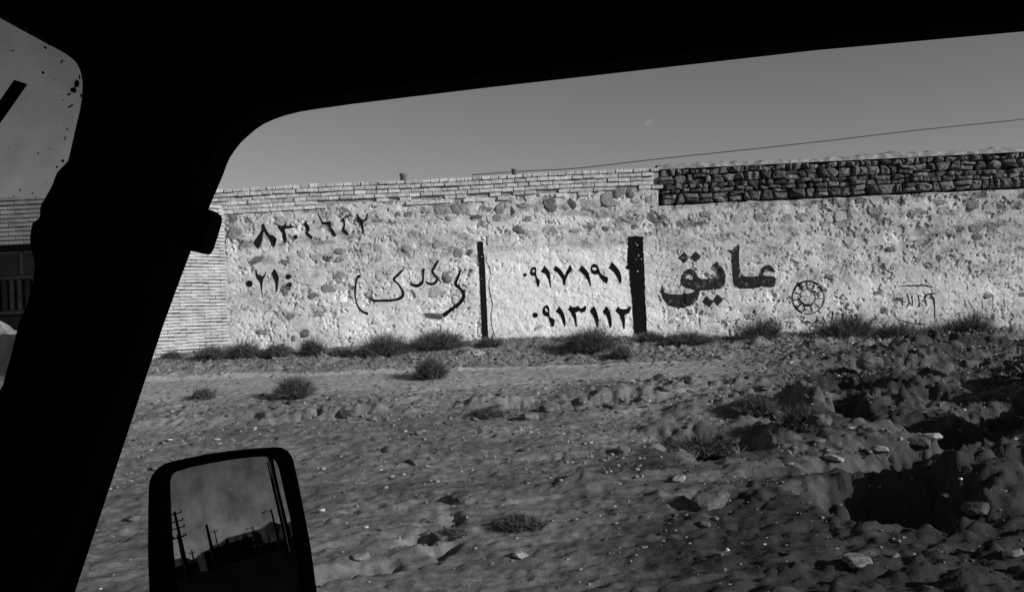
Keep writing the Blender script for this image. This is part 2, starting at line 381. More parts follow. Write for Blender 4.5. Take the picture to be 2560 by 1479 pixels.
def hole_mask(x, z):
    m = np.zeros_like(x)
    wob = .35 * fbm(x * 14, z * 14, 151, 2)
    for hx, hz, hw, hr in HOLES:
        sel = (np.abs(x - hx) < hw * 2.2) & (np.abs(z - hz) < hr * 2.2)
        d = np.sqrt(((x[sel] - hx) / hw) ** 2 + ((z[sel] - hz) / hr) ** 2) + wob[sel]
        m[sel] = np.maximum(m[sel], 1 - sstep(.85, 1.2, d))
    return m
step = .0125
xs = np.arange(wx0, wx1 + step, step); zs = np.arange(.7, PLTOP + .02, step)
X, Zg = np.meshgrid(xs, zs, indexing='ij')
H = wall_h(X, Zg); HM = hole_mask(X, Zg)
H = H - .006 * HM
# the band of bare stones: plaster stops below it
inband = sstep(SX - .02, SX + .01, X) * sstep(band_bot - .015, band_bot + .01, Zg + .025 * fbm(X * 2.2, X * 0, 161, 3))
H = H - .16 * inband
V = np.stack([X, WY - H, Zg], -1).reshape(-1, 3) - np.array(WALL_O)
pme = fastmesh('plaster', V, grid_faces(len(xs), len(zs)), True)
zz = Zg - 1.9
tone = .575 + .08 * fbm(X * .7, zz * .9, 171, 3) + .10 * fbm(X * 3, zz * 3.4, 175, 4)
tone = tone - .16 * sstep(.22, .42, fbm(X * 12, zz * 15, 177, 3, .6)) * (.4 + .6 * sstep(.2, .8, vnoise(X * 1.2, zz * 1.5, 179)))
clean = sstep(-.75, -.62, X) * (1 - sstep(2.35, 2.45, X)) * (1 - sstep(1.30, 1.42, zz + .05 * fbm(X * 2, zz * 0, 178, 2)))
tone = tone + .15 * clean + .06 * sstep(-4.3, -3, X) * (1 - sstep(.9, 1.5, zz))
tone = tone - .10 * sstep(2.45, 3.4, X) - .06 * sstep(5, 9, X)
tone = tone - .07 * sstep(.0, .5, fbm(X * .6, zz * 3.3, 187, 3)) - .05 * (.5 + .5 * np.cos(zz * 6.283 / .34 + .8 * fbm(X * .8, zz, 188, 2)))* sstep(.5, 1.6, zz)
blot = fbm(X * 3.4, zz * 6.5, 181, 5, .62)
tone = tone - .20 * sstep(.10, .36, blot) * (1 - .8 * clean) * (.6 + .5 * sstep(.8, 2.0, zz))
tone = tone - .10 * HM - .05 * sstep(1.7, 2.3, zz)
run = fbm(X * 9, zz * .7, 185, 3); tone = tone - .05 * sstep(.1, .5, run)
tone = tone + .07 * (1 - sstep(.0, .6, np.abs(zz + .0) )) * 1.0
tone = np.where(inband > .5, .05, tone)
vattr(pme, 'tone', np.clip(tone, .08, .74))
plaster = link('plaster', pme, wall, M_PLASTER)
# solid core behind the plaster
def box_mesh(name, x0, x1, y0, y1, z0, z1, o=(0, 0, 0), bevel=0):
    bm = bmesh.new(); bmesh.ops.create_cube(bm, size=1)
    for v in bm.verts:
        v.co = Vector(((x0 + x1) / 2 + v.co.x * (x1 - x0) - o[0], (y0 + y1) / 2 + v.co.y * (y1 - y0) - o[1], (z0 + z1) / 2 + v.co.z * (z1 - z0) - o[2]))
    if bevel: bmesh.ops.bevel(bm, geom=bm.edges[:], offset=bevel, segments=2, affect='EDGES', profile=.5)
    me = bpy.data.meshes.new(name); bm.to_mesh(me); bm.free(); return me
link('wall_core', box_mesh('wall_core', -13, wx1, WY + .20, WY + .55, .6, TOP - .12, WALL_O), wall, M_MORTAR)

def rock_mesh(name, seed, subdiv=1, flat=1.0, rough=.28, angular=True):
    bm = bmesh.new(); bmesh.ops.create_icosphere(bm, subdivisions=subdiv, radius=.5)
    for v in bm.verts:
        n = mnoise.noise_vector(v.co * 1.8 + Vector((seed * 7.3, seed * 3.1, 0)))
        v.co = v.co * (1 + rough * 1.5 * n.x) + n * rough * .35
        if angular: v.co = Vector([max(-.42, min(.42, c)) for c in v.co]) * 1.12
        v.co.z *= flat
    me = bpy.data.meshes.new(name); bm.to_mesh(me); bm.free(); return me

# stones laid bare in the plaster
ex_meshes = [rock_mesh('exposed_stone', s + 50, 2, 1, .62) for s in range(8)]
for m_ in ex_meshes: m_.materials.append(M_EXPOSED)
for k, (hx, hz, hw, hr) in enumerate(HOLES):
    o = link('exposed_stone', ex_meshes[k % 8], wall)
    hh = float(wall_h(np.array([hx]), np.array([hz]))[0])
    o.location = Vector((hx, WY - hh + .014, hz)) - WALL_O
    o.scale = (hw * 1.9, .055, hr * 1.9); o.rotation_euler = (random.uniform(-.2, .2), random.uniform(-.5, .5), random.uniform(-.15, .15))

# coping bricks: five courses, the top one of headers, the upper two standing proud
def brick_mesh(name, L, D, Hh, seed, mat):
    r = random.Random(seed); bm = bmesh.new(); bmesh.ops.create_cube(bm, size=1)
    for v in bm.verts:
        v.co = Vector((v.co.x * L + r.uniform(-.004, .004), v.co.y * D + r.uniform(-.003, .003), v.co.z * Hh + r.uniform(-.004, .004)))
    bmesh.ops.bevel(bm, geom=bm.edges[:], offset=.006, segments=1, affect='EDGES')
    me = bpy.data.meshes.new(name); bm.to_mesh(me); bm.free(); me.materials.append(mat); return me
CH = .082
bsl = [brick_mesh('brick', .213, .11, CH - .011, i, M_BRICK) for i in range(6)]
bsh = [brick_mesh('brick', .155, .22, CH - .010, i + 20, M_BRICK) for i in range(6)]
stuffV, stuffF = [], []
def add_box_arr(Vl, Fl, c, s):
    b = len(Vl)
    for dx in (-.5, .5):
        for dy in (-.5, .5):
            for dz in (-.5, .5): Vl.append((c[0] + dx * s[0], c[1] + dy * s[1], c[2] + dz * s[2]))
    for f in ((0, 1, 3, 2), (4, 6, 7, 5), (0, 4, 5, 1), (2, 3, 7, 6), (0, 2, 6, 4), (1, 5, 7, 3)): Fl.append([b + q for q in f])
n_ind = 0
for c in range(6):
    z = TOP - CH * (c + .5)
    head = (c == 0); L = .165 if head else .222
    x = -12.6 + (0 if c % 2 else .11); proud = (.03 if c < 2 else 0.0)
    while x < SX - L * .5:
        jit = random.uniform(-.014, .018); Lx = L * random.uniform(.93, 1.07)
        xc = x + Lx / 2
        if c >= 4 and (xc > -4.6 + (5 - c) * .9 and random.random() < .62) and not (c == 4 and random.random() < .45): x += Lx; continue
        zz_ = z + .008 * math.sin(xc * 1.3) + random.uniform(-.003, .003)
        y = WY - .02 - proud + jit + .05
        if -5.75 < xc < SX and n_ind < 298:
            o = link('brick', (bsh if head else bsl)[random.randrange(6)], wall)
            o.location = Vector((xc, y + (.055 if head else 0), zz_)) - WALL_O
            o.rotation_euler = (0, random.uniform(-.035, .035), random.uniform(-.05, .05)); o.scale = (Lx / L, 1, random.uniform(.86, 1.04)); n_ind += 1
        elif xc <= -5.75:
            add_box_arr(stuffV, stuffF, Vector((xc, y, zz_)) - WALL_O, (Lx - .014, .11, CH - .012))
        x += Lx
# mortar bed behind the bricks
link('mortar_bed', box_mesh('mortar_bed', -12.9, SX + .02, WY + .03, WY + .20, PLTOP - .12, TOP - .02, WALL_O), wall, mat_plain('pale_mortar', .30, .95, .1, .3, 14, .3))
o = link('brickwork', pymesh('brickwork', stuffV, stuffF), wall, M_PANELBRICK_J); o['kind'] = 'stuff'

# the dark band of rubble stones, pieces fitted by a jittered Voronoi-like layout
def course_stones():
    """coursed rubble: rows of uneven quadrilateral stones with slanting joints and knocked-off corners"""
    x0, x1 = SX + .03, wx1 - 1.9; rows = [.190, .090, .092, .175, .115]; R_ = random.Random(5)
    out = []; zb = band_bot + .012
    def line(k, x): return zb0[k] + (.022 if k < 5 else .07) * float(fbm(np.array(x * 2.3), np.array(k * 5.), 301, 3)) * (0 if k == 0 else 1)
    zb0 = [zb]
    for r_h in rows: zb0.append(zb0[-1] + r_h)
    for k, rh in enumerate(rows):
        x = x0 + R_.uniform(-.05, .09); sl = 0
        while x < x1:
            w = rh * (.55 + 1.25 * R_.random() ** 1.2) * (2.0 if rh < .1 else 1.0); sr = R_.uniform(-.35, .35) * rh
            g = R_.uniform(.002, .010)
            def P2(xx, t): return (xx, line(k, xx) * (1 - t) + line(k + 1, xx) * t)
            bl, br, tr_, tl_ = P2(x + g - sl / 2, .03), P2(x + w - g - sr / 2, .03), P2(x + w - g + sr / 2, .97), P2(x + g + sl / 2, .97)
            def mixp(a, b, t): return (a[0] + (b[0] - a[0]) * t, a[1] + (b[1] - a[1]) * t)
            c = [R_.choice((.02, .08, .3)) * R_.uniform(.6, 1.2) for _ in range(4)]
            cor = [bl, br, tr_, tl_]; poly = []
            for q in range(4):
                p, nx_, pv_ = cor[q], cor[(q + 1) % 4], cor[(q - 1) % 4]
                poly.append(mixp(p, pv_, c[q])); poly.append(mixp(p, nx_, c[q] * R_.uniform(.5, 1.2)))
            if w > rh * 1.3 and rh > .15 and R_.random() < .6:    # a pair stacked in one course
                m = R_.uniform(.35, .65); bm1, tm1 = mixp(bl, tl_, m), mixp(br, tr_, m + R_.uniform(-.12, .12))
                out.append([bl, br, mixp(tm1, br, .06), mixp(bm1, bl, .06)]); out.append([mixp(bm1, tl_, .04), mixp(tm1, tr_, .04), tr_, tl_])
            else: out.append(poly)
            x += w; sl = sr
    return out, zb0[-1]
cand, band_top = course_stones()
def clip_poly(poly, a, b, c):
    outp = []
    for i in range(len(poly)):
        p, q = poly[i], poly[(i + 1) % len(poly)]
        dp = a * p[0] + b * p[1] - c; dq = a * q[0] + b * q[1] - c
        if dp <= 0: outp.append(p)
        if (dp < 0 < dq) or (dq < 0 < dp):
            t = dp / (dp - dq); outp.append((p[0] + (q[0] - p[0]) * t, p[1] + (q[1] - p[1]) * t))
    return outp
def stone_mesh(poly, seed, depth, out):
    """closed angular stone from its outline: bulging faceted face, sunk sides"""
    r = random.Random(seed); n = len(poly)
    cx = sum(p[0] for p in poly) / n; cz = sum(p[1] for p in poly) / n
    rings = []
    Vv = []
    for s, yy in ((.98, depth), (1.0, -.1 * out), (.94, -out * .7), (.60, -out)):
        ring = []
        for p in poly:
            j = r.uniform(-.014, .010)
            ring.append(len(Vv)); Vv.append(((p[0] - cx) * s + j * .5, yy + (r.uniform(-.016, .016) if yy < 0 else 0), (p[1] - cz) * s + j * .5))
        rings.append(ring)
    ctr = len(Vv); Vv.append((r.uniform(-.02, .02), -out * r.uniform(.8, 1.3), r.uniform(-.015, .015)))
    Fv = []
    for a, b in zip(rings[:-1], rings[1:]):
        for i in range(n): Fv.append((a[i], a[(i + 1) % n], b[(i + 1) % n], b[i]))
    for i in range(n): Fv.append((rings[-1][i], rings[-1][(i + 1) % n], ctr))
    return Vv, Fv, (cx, cz)
cand.sort(key=lambda q: q[0][0])
sv, sf = [], []
for k, poly in enumerate(cand):
    Vv, Fv, c = stone_mesh(poly, k, .10, random.uniform(.03, .14))
    if k < 296:
        o = link('stone', pymesh('stone', Vv, Fv), wall, M_STONE); o.location = Vector((c[0], WY + .03, c[1])) - WALL_O
        o.rotation_euler = (random.uniform(-.16, .16), random.uniform(-.09, .09), random.uniform(-.28, .28)); q_ = random.uniform(.93, 1.02); o.scale = (q_, 1, q_)
    else:
        b = len(sv); off = Vector((c[0], WY + .03, c[1])) - WALL_O
        sv += [tuple(Vector(v) + off) for v in Vv]; sf += [[b + q for q in f] for f in Fv]
if sv:
    o = link('stonework', pymesh('stonework', sv, sf), wall, M_STONE_J); o['kind'] = 'stuff'
# pale, crumbling lime coping on top of the band
xs = np.arange(SX, wx1 - .0, .03); prof_n = 7
ang = np.linspace(0, math.pi, prof_n)
V = []
for x in xs:
    hgt = .040 + .05 * float(fbm(np.array(x * 2.5), np.array(1.), 191, 3)) + max(0, TOP + .01 - band_top) + .015 * float(sstep(4, 10, x))
    for a in ang:
        w = .26 + .02 * float(fbm(np.array(x * 6), np.array(a * 3), 193, 3))
        V.append((x, WY + .22 - math.cos(a) * w, band_top + .01 + math.sin(a) ** .7 * hgt * (1 + .25 * float(fbm(np.array(x * 9), np.array(a * 4), 195, 2)))))
V = np.array(V) - np.array(WALL_O)
cme = fastmesh('lime_coping', V, grid_faces(len(xs), prof_n), True)
link('lime_coping', cme, wall, mat_plain('crumbling_lime', .25, .95, .1, .5, 7, .9))

# --------------------------------------------------------------- painted marks on the wall
def inside(pt, loops):
    c = False; x, y = pt
    for lp in loops:
        n = len(lp); j = n - 1
        for i in range(n):
            xi, yi = lp[i]; xj, yj = lp[j]
            if (yi > y) != (yj > y) and x < (xj - xi) * (y - yi) / (yj - yi + 1e-12) + xi: c = not c
            j = i
    return c
def smooth_loop(lp, it=1):
    for _ in range(it):
        q = []
        for i in range(len(lp)):
            a, b = lp[i], lp[(i + 1) % len(lp)]
            q += [(a[0] * .78 + b[0] * .22, a[1] * .78 + b[1] * .22), (a[0] * .22 + b[0] * .78, a[1] * .22 + b[1] * .78)]
        lp = q
    return lp
def paint_surface(VV):
    """lay (x,z) points on the plaster: on top of the relief around them"""
    VV = np.array(VV); x, z = VV[:, 0], VV[:, 1]
    h = wall_h(x, z)
    for dx, dz in ((.016, 0), (-.016, 0), (0, .016), (0, -.016), (.012, .012), (-.012, -.012)):
        h = np.maximum(h, wall_h(x + dx, z + dz))
    return h
_lift = [0.0]
def put_paint(name, pts2, faces, mat, label=None):
    _lift[0] = (_lift[0] + .0004) % .003
    h = paint_surface(pts2) + .003 + _lift[0]
    V = [(p[0] - WALL_O.x, WY - hh - WALL_O.y, p[1] - WALL_O.z) for p, hh in zip(pts2, h)]
    o = link(name, pymesh(name, V, faces, True), wall, mat)
    if label: o['label'] = label
    return o
def fill_glyph(name, loops, mat, org, sc, label=None, smooth=1, cell=.02, jag=.003):
    lw = []
    for lp in loops:
        lp = smooth_loop(lp, smooth)
        lw.append([wall_xz(org[0] + a / sc, org[1] + b / sc) for a, b in lp])
    vs_, es = [], []
    for lp in lw:
        b = len(vs_); m = []
        for i in range(len(lp)):
            a, c = Vector(lp[i]), Vector(lp[(i + 1) % len(lp)]); n = max(1, int((c - a).length / cell))
            for k in range(n): m.append(a.lerp(c, k / n))
        m = [Vector((p.x + random.uniform(-jag, jag), p.y + random.uniform(-jag, jag) * .5)) for p in m]
        vs_ += m; es += [(b + i, b + (i + 1) % len(m)) for i in range(len(m))]
    xs_ = [p.x for p in vs_]; zs_ = [p.y for p in vs_]
    for gx_ in np.arange(min(xs_), max(xs_), cell):
        for gz_ in np.arange(min(zs_), max(zs_), cell):
            q = (float(gx_) + random.uniform(-.003, .003), float(gz_) + random.uniform(-.003, .003))
            if inside(q, lw): vs_.append(Vector(q))
    r = delaunay_2d_cdt(vs_, es, [], 0, 1e-5)
    pv = [(p.x, p.y) for p in r[0]]
    fc = []
    for f in r[2]:
        c = (sum(pv[i][0] for i in f) / len(f), sum(pv[i][1] for i in f) / len(f))
        if inside(c, lw): fc.append(tuple(f))
    return put_paint(name, pv, fc, mat, label)
def catmull(pts, n):
    P_ = np.array(pts, float); P_ = np.vstack([2 * P_[0] - P_[1], P_, 2 * P_[-1] - P_[-2]]); o = []
    for i in range(1, len(P_) - 2):
        for k in range(n):
            t = k / n; a, b, c, d = P_[i - 1:i + 3]
            o.append(.5 * (2 * b + (c - a) * t + (2 * a - 5 * b + 4 * c - d) * t * t + (3 * b - a - 3 * c + d) * t ** 3))
    o.append(P_[-2]); return np.array(o)
def stroke(name, pts, mat, org, sc, label=None, n=6):
    """brush stroke through (x, y, width)"""
    C_ = catmull(pts, n); V2 = []; NA = 4
    for i in range(len(C_)):
        a = C_[max(0, i - 1)]; b = C_[min(len(C_) - 1, i + 1)]
        t = b[:2] - a[:2]; t = t / (np.hypot(*t) + 1e-9); nn = np.array([-t[1], t[0]])
        w = max(3, C_[i][2]) * (1 + random.uniform(-.08, .08))
        for k in range(NA):
            p = C_[i][:2] + nn * w * (k / (NA - 1) - .5)
            V2.append(wall_xz(org[0] + p[0] / sc, org[1] + p[1] / sc))
    fc = [(i * NA + k, i * NA + k + 1, (i + 1) * NA + k + 1, (i + 1) * NA + k) for i in range(len(C_) - 1) for k in range(NA - 1)]
    return put_paint(name, V2, fc, mat, label)
def circ(x, y, r, n=9): return [(x + r * math.cos(6.283 * i / n + .3), y + r * math.sin(6.283 * i / n + .3)) for i in range(n)]

A = ((1600, 580), 6.618)
fill_glyph('painted_letter', [[(1650,195),(1640,340),(1645,600),(1690,700),(1740,735),(2000,730),(1992,650),(2030,570),(2110,533),(2190,565),(2230,640),(2235,675),(2180,650),(2100,640),(2055,670),(2045,725),(2130,725),(2245,735),(2240,910),(2100,915),(2030,885),(1930,930),(1650,935),(1570,890),(1535,800),(1530,620),(1515,480),(1530,360),(1450,300),(1450,288),(1530,305),(1570,240)]], M_PAINT_WORN, *A, 'worn right half of the big word, an upright and a hooked letter')
fill_glyph('painted_letter', [[(1275,480),(1320,540),(1380,600),(1415,700),(1415,800),(1390,900),(1340,940),(1100,960),(985,965),(980,1060),(930,1150),(850,1220),(700,1250),(560,1245),(450,1190),(370,1080),(345,960),(370,860),(385,920),(400,990),(450,1020),(600,1030),(760,1020),(870,1000),(920,955),(780,930),(700,890),(670,820),(680,730),(740,640),(830,595),(900,630),(940,690),(980,770),(1180,770),(1260,750),(1275,690),(1220,640),(1165,600),(1210,540)],
            [(750,740),(820,695),(870,720),(890,780),(780,785)]], M_PAINT_WORN, *A, 'worn left half of the big word with a ring and a deep bowl')
for d in ([(730,330),(820,420),(735,510),(630,430)], [(920,320),(1005,395),(990,440),(910,495),(830,415)], [(1095,1055),(1165,1110),(1225,1140),(1150,1245),(1030,1150)], [(1280,1025),(1380,1110),(1295,1215),(1205,1130)]):
    fill_glyph('painted_dot', [d], M_PAINT_WORN, *A, smooth=0)
A = ((1290, 640), 7.279)
fill_glyph('painted_dot', [circ(165, 340, 33)], M_PAINT, *A)
NUM = [
 [[(345,190),(370,220),(370,330),(385,390),(440,445),(420,550),(390,545),(360,430),(345,360),(290,350),(255,320),(262,260),(295,205)],[(300,255),(345,248),(345,290),(300,295)]],
 [[(515,175),(590,250),(625,340),(635,540),(660,565),(620,555),(590,420),(540,330),(450,275),(490,230)]],
 [[(718,170),(800,230),(860,310),(885,365),(930,260),(985,155),(1018,205),(1018,260),(950,340),(910,430),(890,530),(870,530),(840,410),(770,310),(685,250)]],
 [[(1195,160),(1270,235),(1325,310),(1350,430),(1370,545),(1350,545),(1310,440),(1240,340),(1180,280),(1130,262),(1165,230)]],
 [[(1420,135),(1480,160),(1510,230),(1540,310),(1590,350),(1665,380),(1680,425),(1655,500),(1600,470),(1540,400),(1500,325),(1430,335),(1375,300),(1358,230),(1375,165)],[(1380,225),(1420,195),(1470,215),(1480,245),(1420,262)]],
 [[(1740,100),(1800,160),(1860,230),(1900,300),(1922,400),(1915,495),(1895,495),(1850,390),(1790,300),(1720,235),(1680,210),(1725,165)]],
 [[(568,885),(605,930),(610,1060),(625,1110),(665,1125),(710,1165),(690,1280),(650,1270),(615,1180),(590,1100),(520,1080),(482,1030),(490,950),(530,900)],[(525,950),(560,945),(590,1000),(585,1022),(540,1005)]],
 [[(780,905),(840,980),(880,1060),(900,1160),(900,1270),(880,1285),(850,1180),(800,1070),(725,995),(765,950)]],
 [[(985,890),(1020,925),(1080,925),(1140,900),(1160,945),(1210,945),(1265,890),(1285,945),(1250,1010),(1200,1030),(1150,1000),(1085,1030),(1100,1100),(1112,1280),(1090,1285),(1060,1150),(1010,1040),(945,960),(975,935)]],
 [[(1415,905),(1450,960),(1485,1050),(1508,1180),(1500,1295),(1475,1295),(1440,1180),(1410,1080),(1345,1010),(1375,950)]],
 [[(1650,905),(1690,970),(1725,1060),(1742,1200),(1735,1300),(1710,1300),(1690,1200),(1650,1090),(1580,1010),(1620,950)]],
 [[(1858,905),(1890,950),(1960,965),(2040,950),(2085,905),(2090,960),(2060,1040),(1975,1065),(1985,1150),(1980,1330),(1960,1325),(1930,1180),(1880,1060),(1805,985),(1840,950)]],
]
for g in NUM: fill_glyph('painted_numeral', g, M_PAINT, *A, smooth=0, cell=.018)
fill_glyph('painted_dot', [circ(352, 1072, 50)], M_PAINT, *A)
A = ((0, 0), 1.0)
fill_glyph('painted_stripe', [[(1571,592),(1590,590),(1607,592),(1610,650),(1613,740),(1616,790),(1618,843),(1602,846),(1586,845),(1581,760),(1575,700),(1573,674),(1563,669),(1569,660),(1569,640)]], M_PAINT, *A, 'thick black upright stripe', 0, .035, .011)
A = ((860, 620), 5.6)
fill_glyph('painted_stripe', [[(1868,-85),(1905,-98),(1945,-88),(1952,20),(1975,250),(1990,600),(2010,1000),(2025,1325),(1980,1330),(1940,1300),(1920,900),(1905,500),(1890,250)]], M_PAINT_LEFT, *A, 'thin black upright stripe', 0, .025, .008)
for cx_, cy_, r_c in ((1588, 607, 3), (1593, 612, 2.2), (1589, 634, 4), (1597, 638, 2.5), (1590, 646, 2), (1603, 647, 2), (1594, 677, 2.6), (1591, 742, 2.6), (1600, 790, 1.6), (1606, 833, 3)):
    fill_glyph('lime_chip', [circ(cx_, cy_, r_c, 6)], M_CHIP, (0, 0), 1.0, smooth=0, cell=.02)
for cx_, cy_, r_c in ((1201, 636, 2), (1203, 698, 3), (1199, 658, 2.2), (1209, 795, 2.4), (1205, 642, 1.5)):
    fill_glyph('lime_chip', [circ(cx_, cy_, r_c, 6)], M_CHIP, (0, 0), 1.0, smooth=0, cell=.02)
stroke('paint_trickle', [(2003,120,8),(1993,180,9),(2035,270,11),(2050,360,12),(2030,520,11),(2060,680,12),(2080,800,11),(2060,950,10),(2070,1080,12),(2100,1190,12),(2135,1250,9)], M_PAINT_FAINT, *A)
for s in ([(235,410,10),(205,390,25),(180,430,18),(160,560,18),(160,680,14),(190,800,14),(250,880,22),(340,920,26)],
          [(330,690,8),(400,725,22),(470,735,24),(700,725,26),(800,690,34),(830,640,24),(820,600,20),(770,510,16),(700,440,22),(760,370,28),(825,300,14)],
          [(930,480,12),(970,515,28),(1030,525,34),(1090,490,30),(1108,430,18),(1112,330,18),(1120,300,26),(1135,310,8)],
          [(1150,465,10),(1190,495,24),(1240,500,30),(1290,470,26),(1298,410,18),(1240,330,22),(1270,260,26),(1325,170,18)],
          [(1630,310,18),(1600,400,26),(1565,500,30),(1620,560,26),(1670,620,28),(1675,690,36),(1620,770,38),(1500,860,36),(1390,945,50)]):
    stroke('painted_letter', [(a_, b_, c_ * 1.25 + 2) for a_, b_, c_ in s], M_PAINT, *A)
A = ((600, 520), 6.067)
for g in ([(330,250),(365,240),(375,300),(355,390),(330,520),(285,610),(255,605),(210,530),(230,480),(290,400),(330,330)],
          [(340,250),(370,240),(395,320),(450,400),(520,420),(555,470),(525,590),(500,585),(440,470),(380,390),(350,320)],
          [(595,225),(620,270),(660,260),(680,225),(700,260),(740,275),(765,225),(780,260),(850,292),(770,302),(700,310),(680,330),(700,400),(710,480),(685,545),(650,480),(640,380),(590,320),(570,275)],
          [(1045,180),(1010,230),(1045,270),(1060,325),(1035,370),(1110,435),(1090,475),(1060,455),(990,385),(1005,330),(965,240),(1000,205)],
          [(1180,70),(1240,170),(1250,205),(1340,210),(1355,190),(1380,220),(1385,290),(1430,350),(1465,420),(1430,440),(1390,400),(1360,320),(1350,250),(1240,250),(1230,190),(1190,120)],
          [(1630,110),(1640,130),(1580,160),(1600,250),(1585,310),(1640,370),(1650,415),(1600,400),(1550,350),(1550,300),(1575,260),(1560,210),(1530,190),(1560,150)],
          [(1785,90),(1830,160),(1880,180),(1920,140),(1930,80),(1945,100),(1930,180),(1865,220),(1885,370),(1865,380),(1820,230),(1770,200)],
          [(245,920),(270,1000),(330,1035),(375,1010),(385,950),(398,980),(375,1040),(350,1080),(340,1160),(335,1260),(325,1250),(300,1120),(250,1060),(240,990)],
          [(525,920),(570,990),(595,1050),(575,1180),(565,1270),(545,1270),(540,1120),(500,1040),(480,980)]):
    fill_glyph('painted_numeral', [g], M_PAINT_LEFT, *A, smooth=0)
for c in (circ(145, 1145, 52), circ(840, 440, 38), circ(730, 1040, 42), circ(745, 1165, 42)): fill_glyph('painted_dot', [c], M_PAINT_LEFT, *A)
fill_glyph('painted_dot', [circ(715, 1215, 48)], M_PAINT_FAINT, *A)
A = ((1940, 680), 9.1)
def arc(a0, a1, r_, w_, n_=9, cx_=735, cy_=575): return [(cx_ + r_ * math.cos(math.radians(a0 + (a1 - a0) * i / n_)), cy_ + 1.04 * r_ * math.sin(math.radians(a0 + (a1 - a0) * i / n_)), w_) for i in range(n_ + 1)]
def spoke(a, w_, r0=195, r1=345): return [(735 + r0 * math.cos(math.radians(a)), 575 + r0 * math.sin(math.radians(a)), w_ * .7), (735 + r1 * math.cos(math.radians(a)), 575 + r1 * math.sin(math.radians(a)), w_)]
for s in (arc(-155, -50, 358, 42), arc(-47, -20, 352, 46), arc(-20, 105, 360, 22, 12), arc(112, 152, 360, 42), arc(152, 205, 362, 22),
          arc(150, 330, 190, 16), arc(-30, 60, 160, 22), arc(60, 150, 175, 40), spoke(-127, 34), spoke(-96, 36), spoke(-66, 26), spoke(-27, 26), spoke(5, 20),
          spoke(42, 22), spoke(75, 20), spoke(110, 26), spoke(137, 38), spoke(168, 32), spoke(-160, 28)):
    stroke('wheel_emblem', s, M_PAINT_LEFT, *A)
for s in ([(930,1030,20),(935,1170,15)], [(950,1070,12),(1020,1150,14),(1080,1150,12)], [(1060,1010,20),(1120,1130,20),(1200,1135,15),(1290,1080,20),(1290,890,30)],
          [(1510,1100,25),(1640,1120,30),(1760,1110,40),(1840,1050,30),(1820,960,35),(1780,1000,30)], [(1710,960,20),(1740,1070,25)],
          [(590,1160,12),(720,1120,25),(840,1200,12),(780,1250,12)], [(700,1100,16),(740,1170,20)]):
    stroke('painted_scrawl', s, M_PAINT_LEFT, *A)
A = ((2200, 640), 6.62)
for s in ([(300,500,10),(500,488,18),(750,485,22),(870,515,18)], [(280,680,10),(285,790,14)], [(290,715,12),(370,720,12)], [(370,680,12),(380,820,14)],
          [(370,745,14),(430,760,10)], [(450,620,12),(485,760,16),(450,835,30)], [(530,650,20),(550,820,12)], [(700,660,10),(640,660,18),(655,760,14),(650,840,28)],
          [(740,690,30),(800,630,20),(920,615,25)], [(745,690,20),(775,830,12)], [(840,640,18),(890,710,26),(905,850,14),(910,1040,12)],
          [(240,920,10),(270,1030,8),(450,1090,14),(600,1115,12),(740,1120,8)], [(1395,710,18),(1425,850,12)], [(1470,740,14),(1530,850,12)],
          [(1690,710,12),(1700,860,10)], [(1870,640,10),(1860,850,10),(1900,915,12)], [(2050,700,10),(2060,850,10)]):
    stroke('painted_scrawl', s, M_PAINT_LEFT if s[0][0] < 860 else M_PAINT_FAINT, *A)

# --------------------------------------------------------------- brick wing wall beside the gate and the gate wall
PHI = math.radians(50); CORN = np.array([wx0, WY - .02, 0]); PD = np.array([-math.cos(PHI), -math.sin(PHI), 0])
wing = empty('brick_wing_wall', (wx0, WY, 1.5)); WO = Vector((wx0, WY, 1.5))
props(wing, 'limewashed brick wall face angled beside the gate, left of the stone wall', 'wall')
rotz = math.atan2(PD[1], PD[0])
PL = 2.35; PZ0, PZ1 = 1.40, 1.9 + 2.42; pc = .0615
pn = np.array([math.sin(PHI), -math.cos(PHI), 0])      # its face looks towards the road
bps = [brick_mesh('brick', .238, .10, pc - .0125, i + 60, M_PANELBRICK) for i in range(5)]
nind = 0; sv, sf = [], []
ncourse = int((PZ1 - PZ0) / pc)
spots = []
for c in range(ncourse):
    t = .0 if c % 2 else -.12
    while t < PL:
        L = .25; a, b = max(0, t), min(PL, t + L)
        if b - a > .04: spots.append((a, b, PZ0 + pc * (c + .5), c))
        t += L
spots.sort(key=lambda s: s[0] > 1.45)
for a, b, z, c in spots:
    mid = (a + b) / 2; z2 = z + .006 * math.sin(mid * 4 + c) + random.uniform(-.0025, .0025)
    p = CORN + PD * mid + pn * (random.uniform(-.003, .005)) + np.array([0, 0, z2])
    if nind < 298:
        o = link('brick', bps[random.randrange(5)], wing); o.location = Vector(p) - WO
        o.rotation_euler = (0, random.uniform(-.008, .008), rotz); o.scale = ((b - a - .003) / .238, 1, 1); nind += 1
    else:
        base = len(sv); L2, D2, H2 = (b - a - .010) / 2, .05, (pc - .0125) / 2
        for dx in (-1, 1):
            for dy in (-1, 1):
                for dz in (-1, 1):
                    q = p + PD * dx * L2 + pn * dy * D2 + np.array([0, 0, dz * H2]); sv.append(tuple(Vector(q) - WO))
        for f in ((0, 1, 3, 2), (4, 6, 7, 5), (0, 4, 5, 1), (2, 3, 7, 6), (0, 2, 6, 4), (1, 5, 7, 3)): sf.append([base + q for q in f])
o = link('brickwork', pymesh('brickwork', sv, sf), wing, M_PANELBRICK_J); o['kind'] = 'stuff'
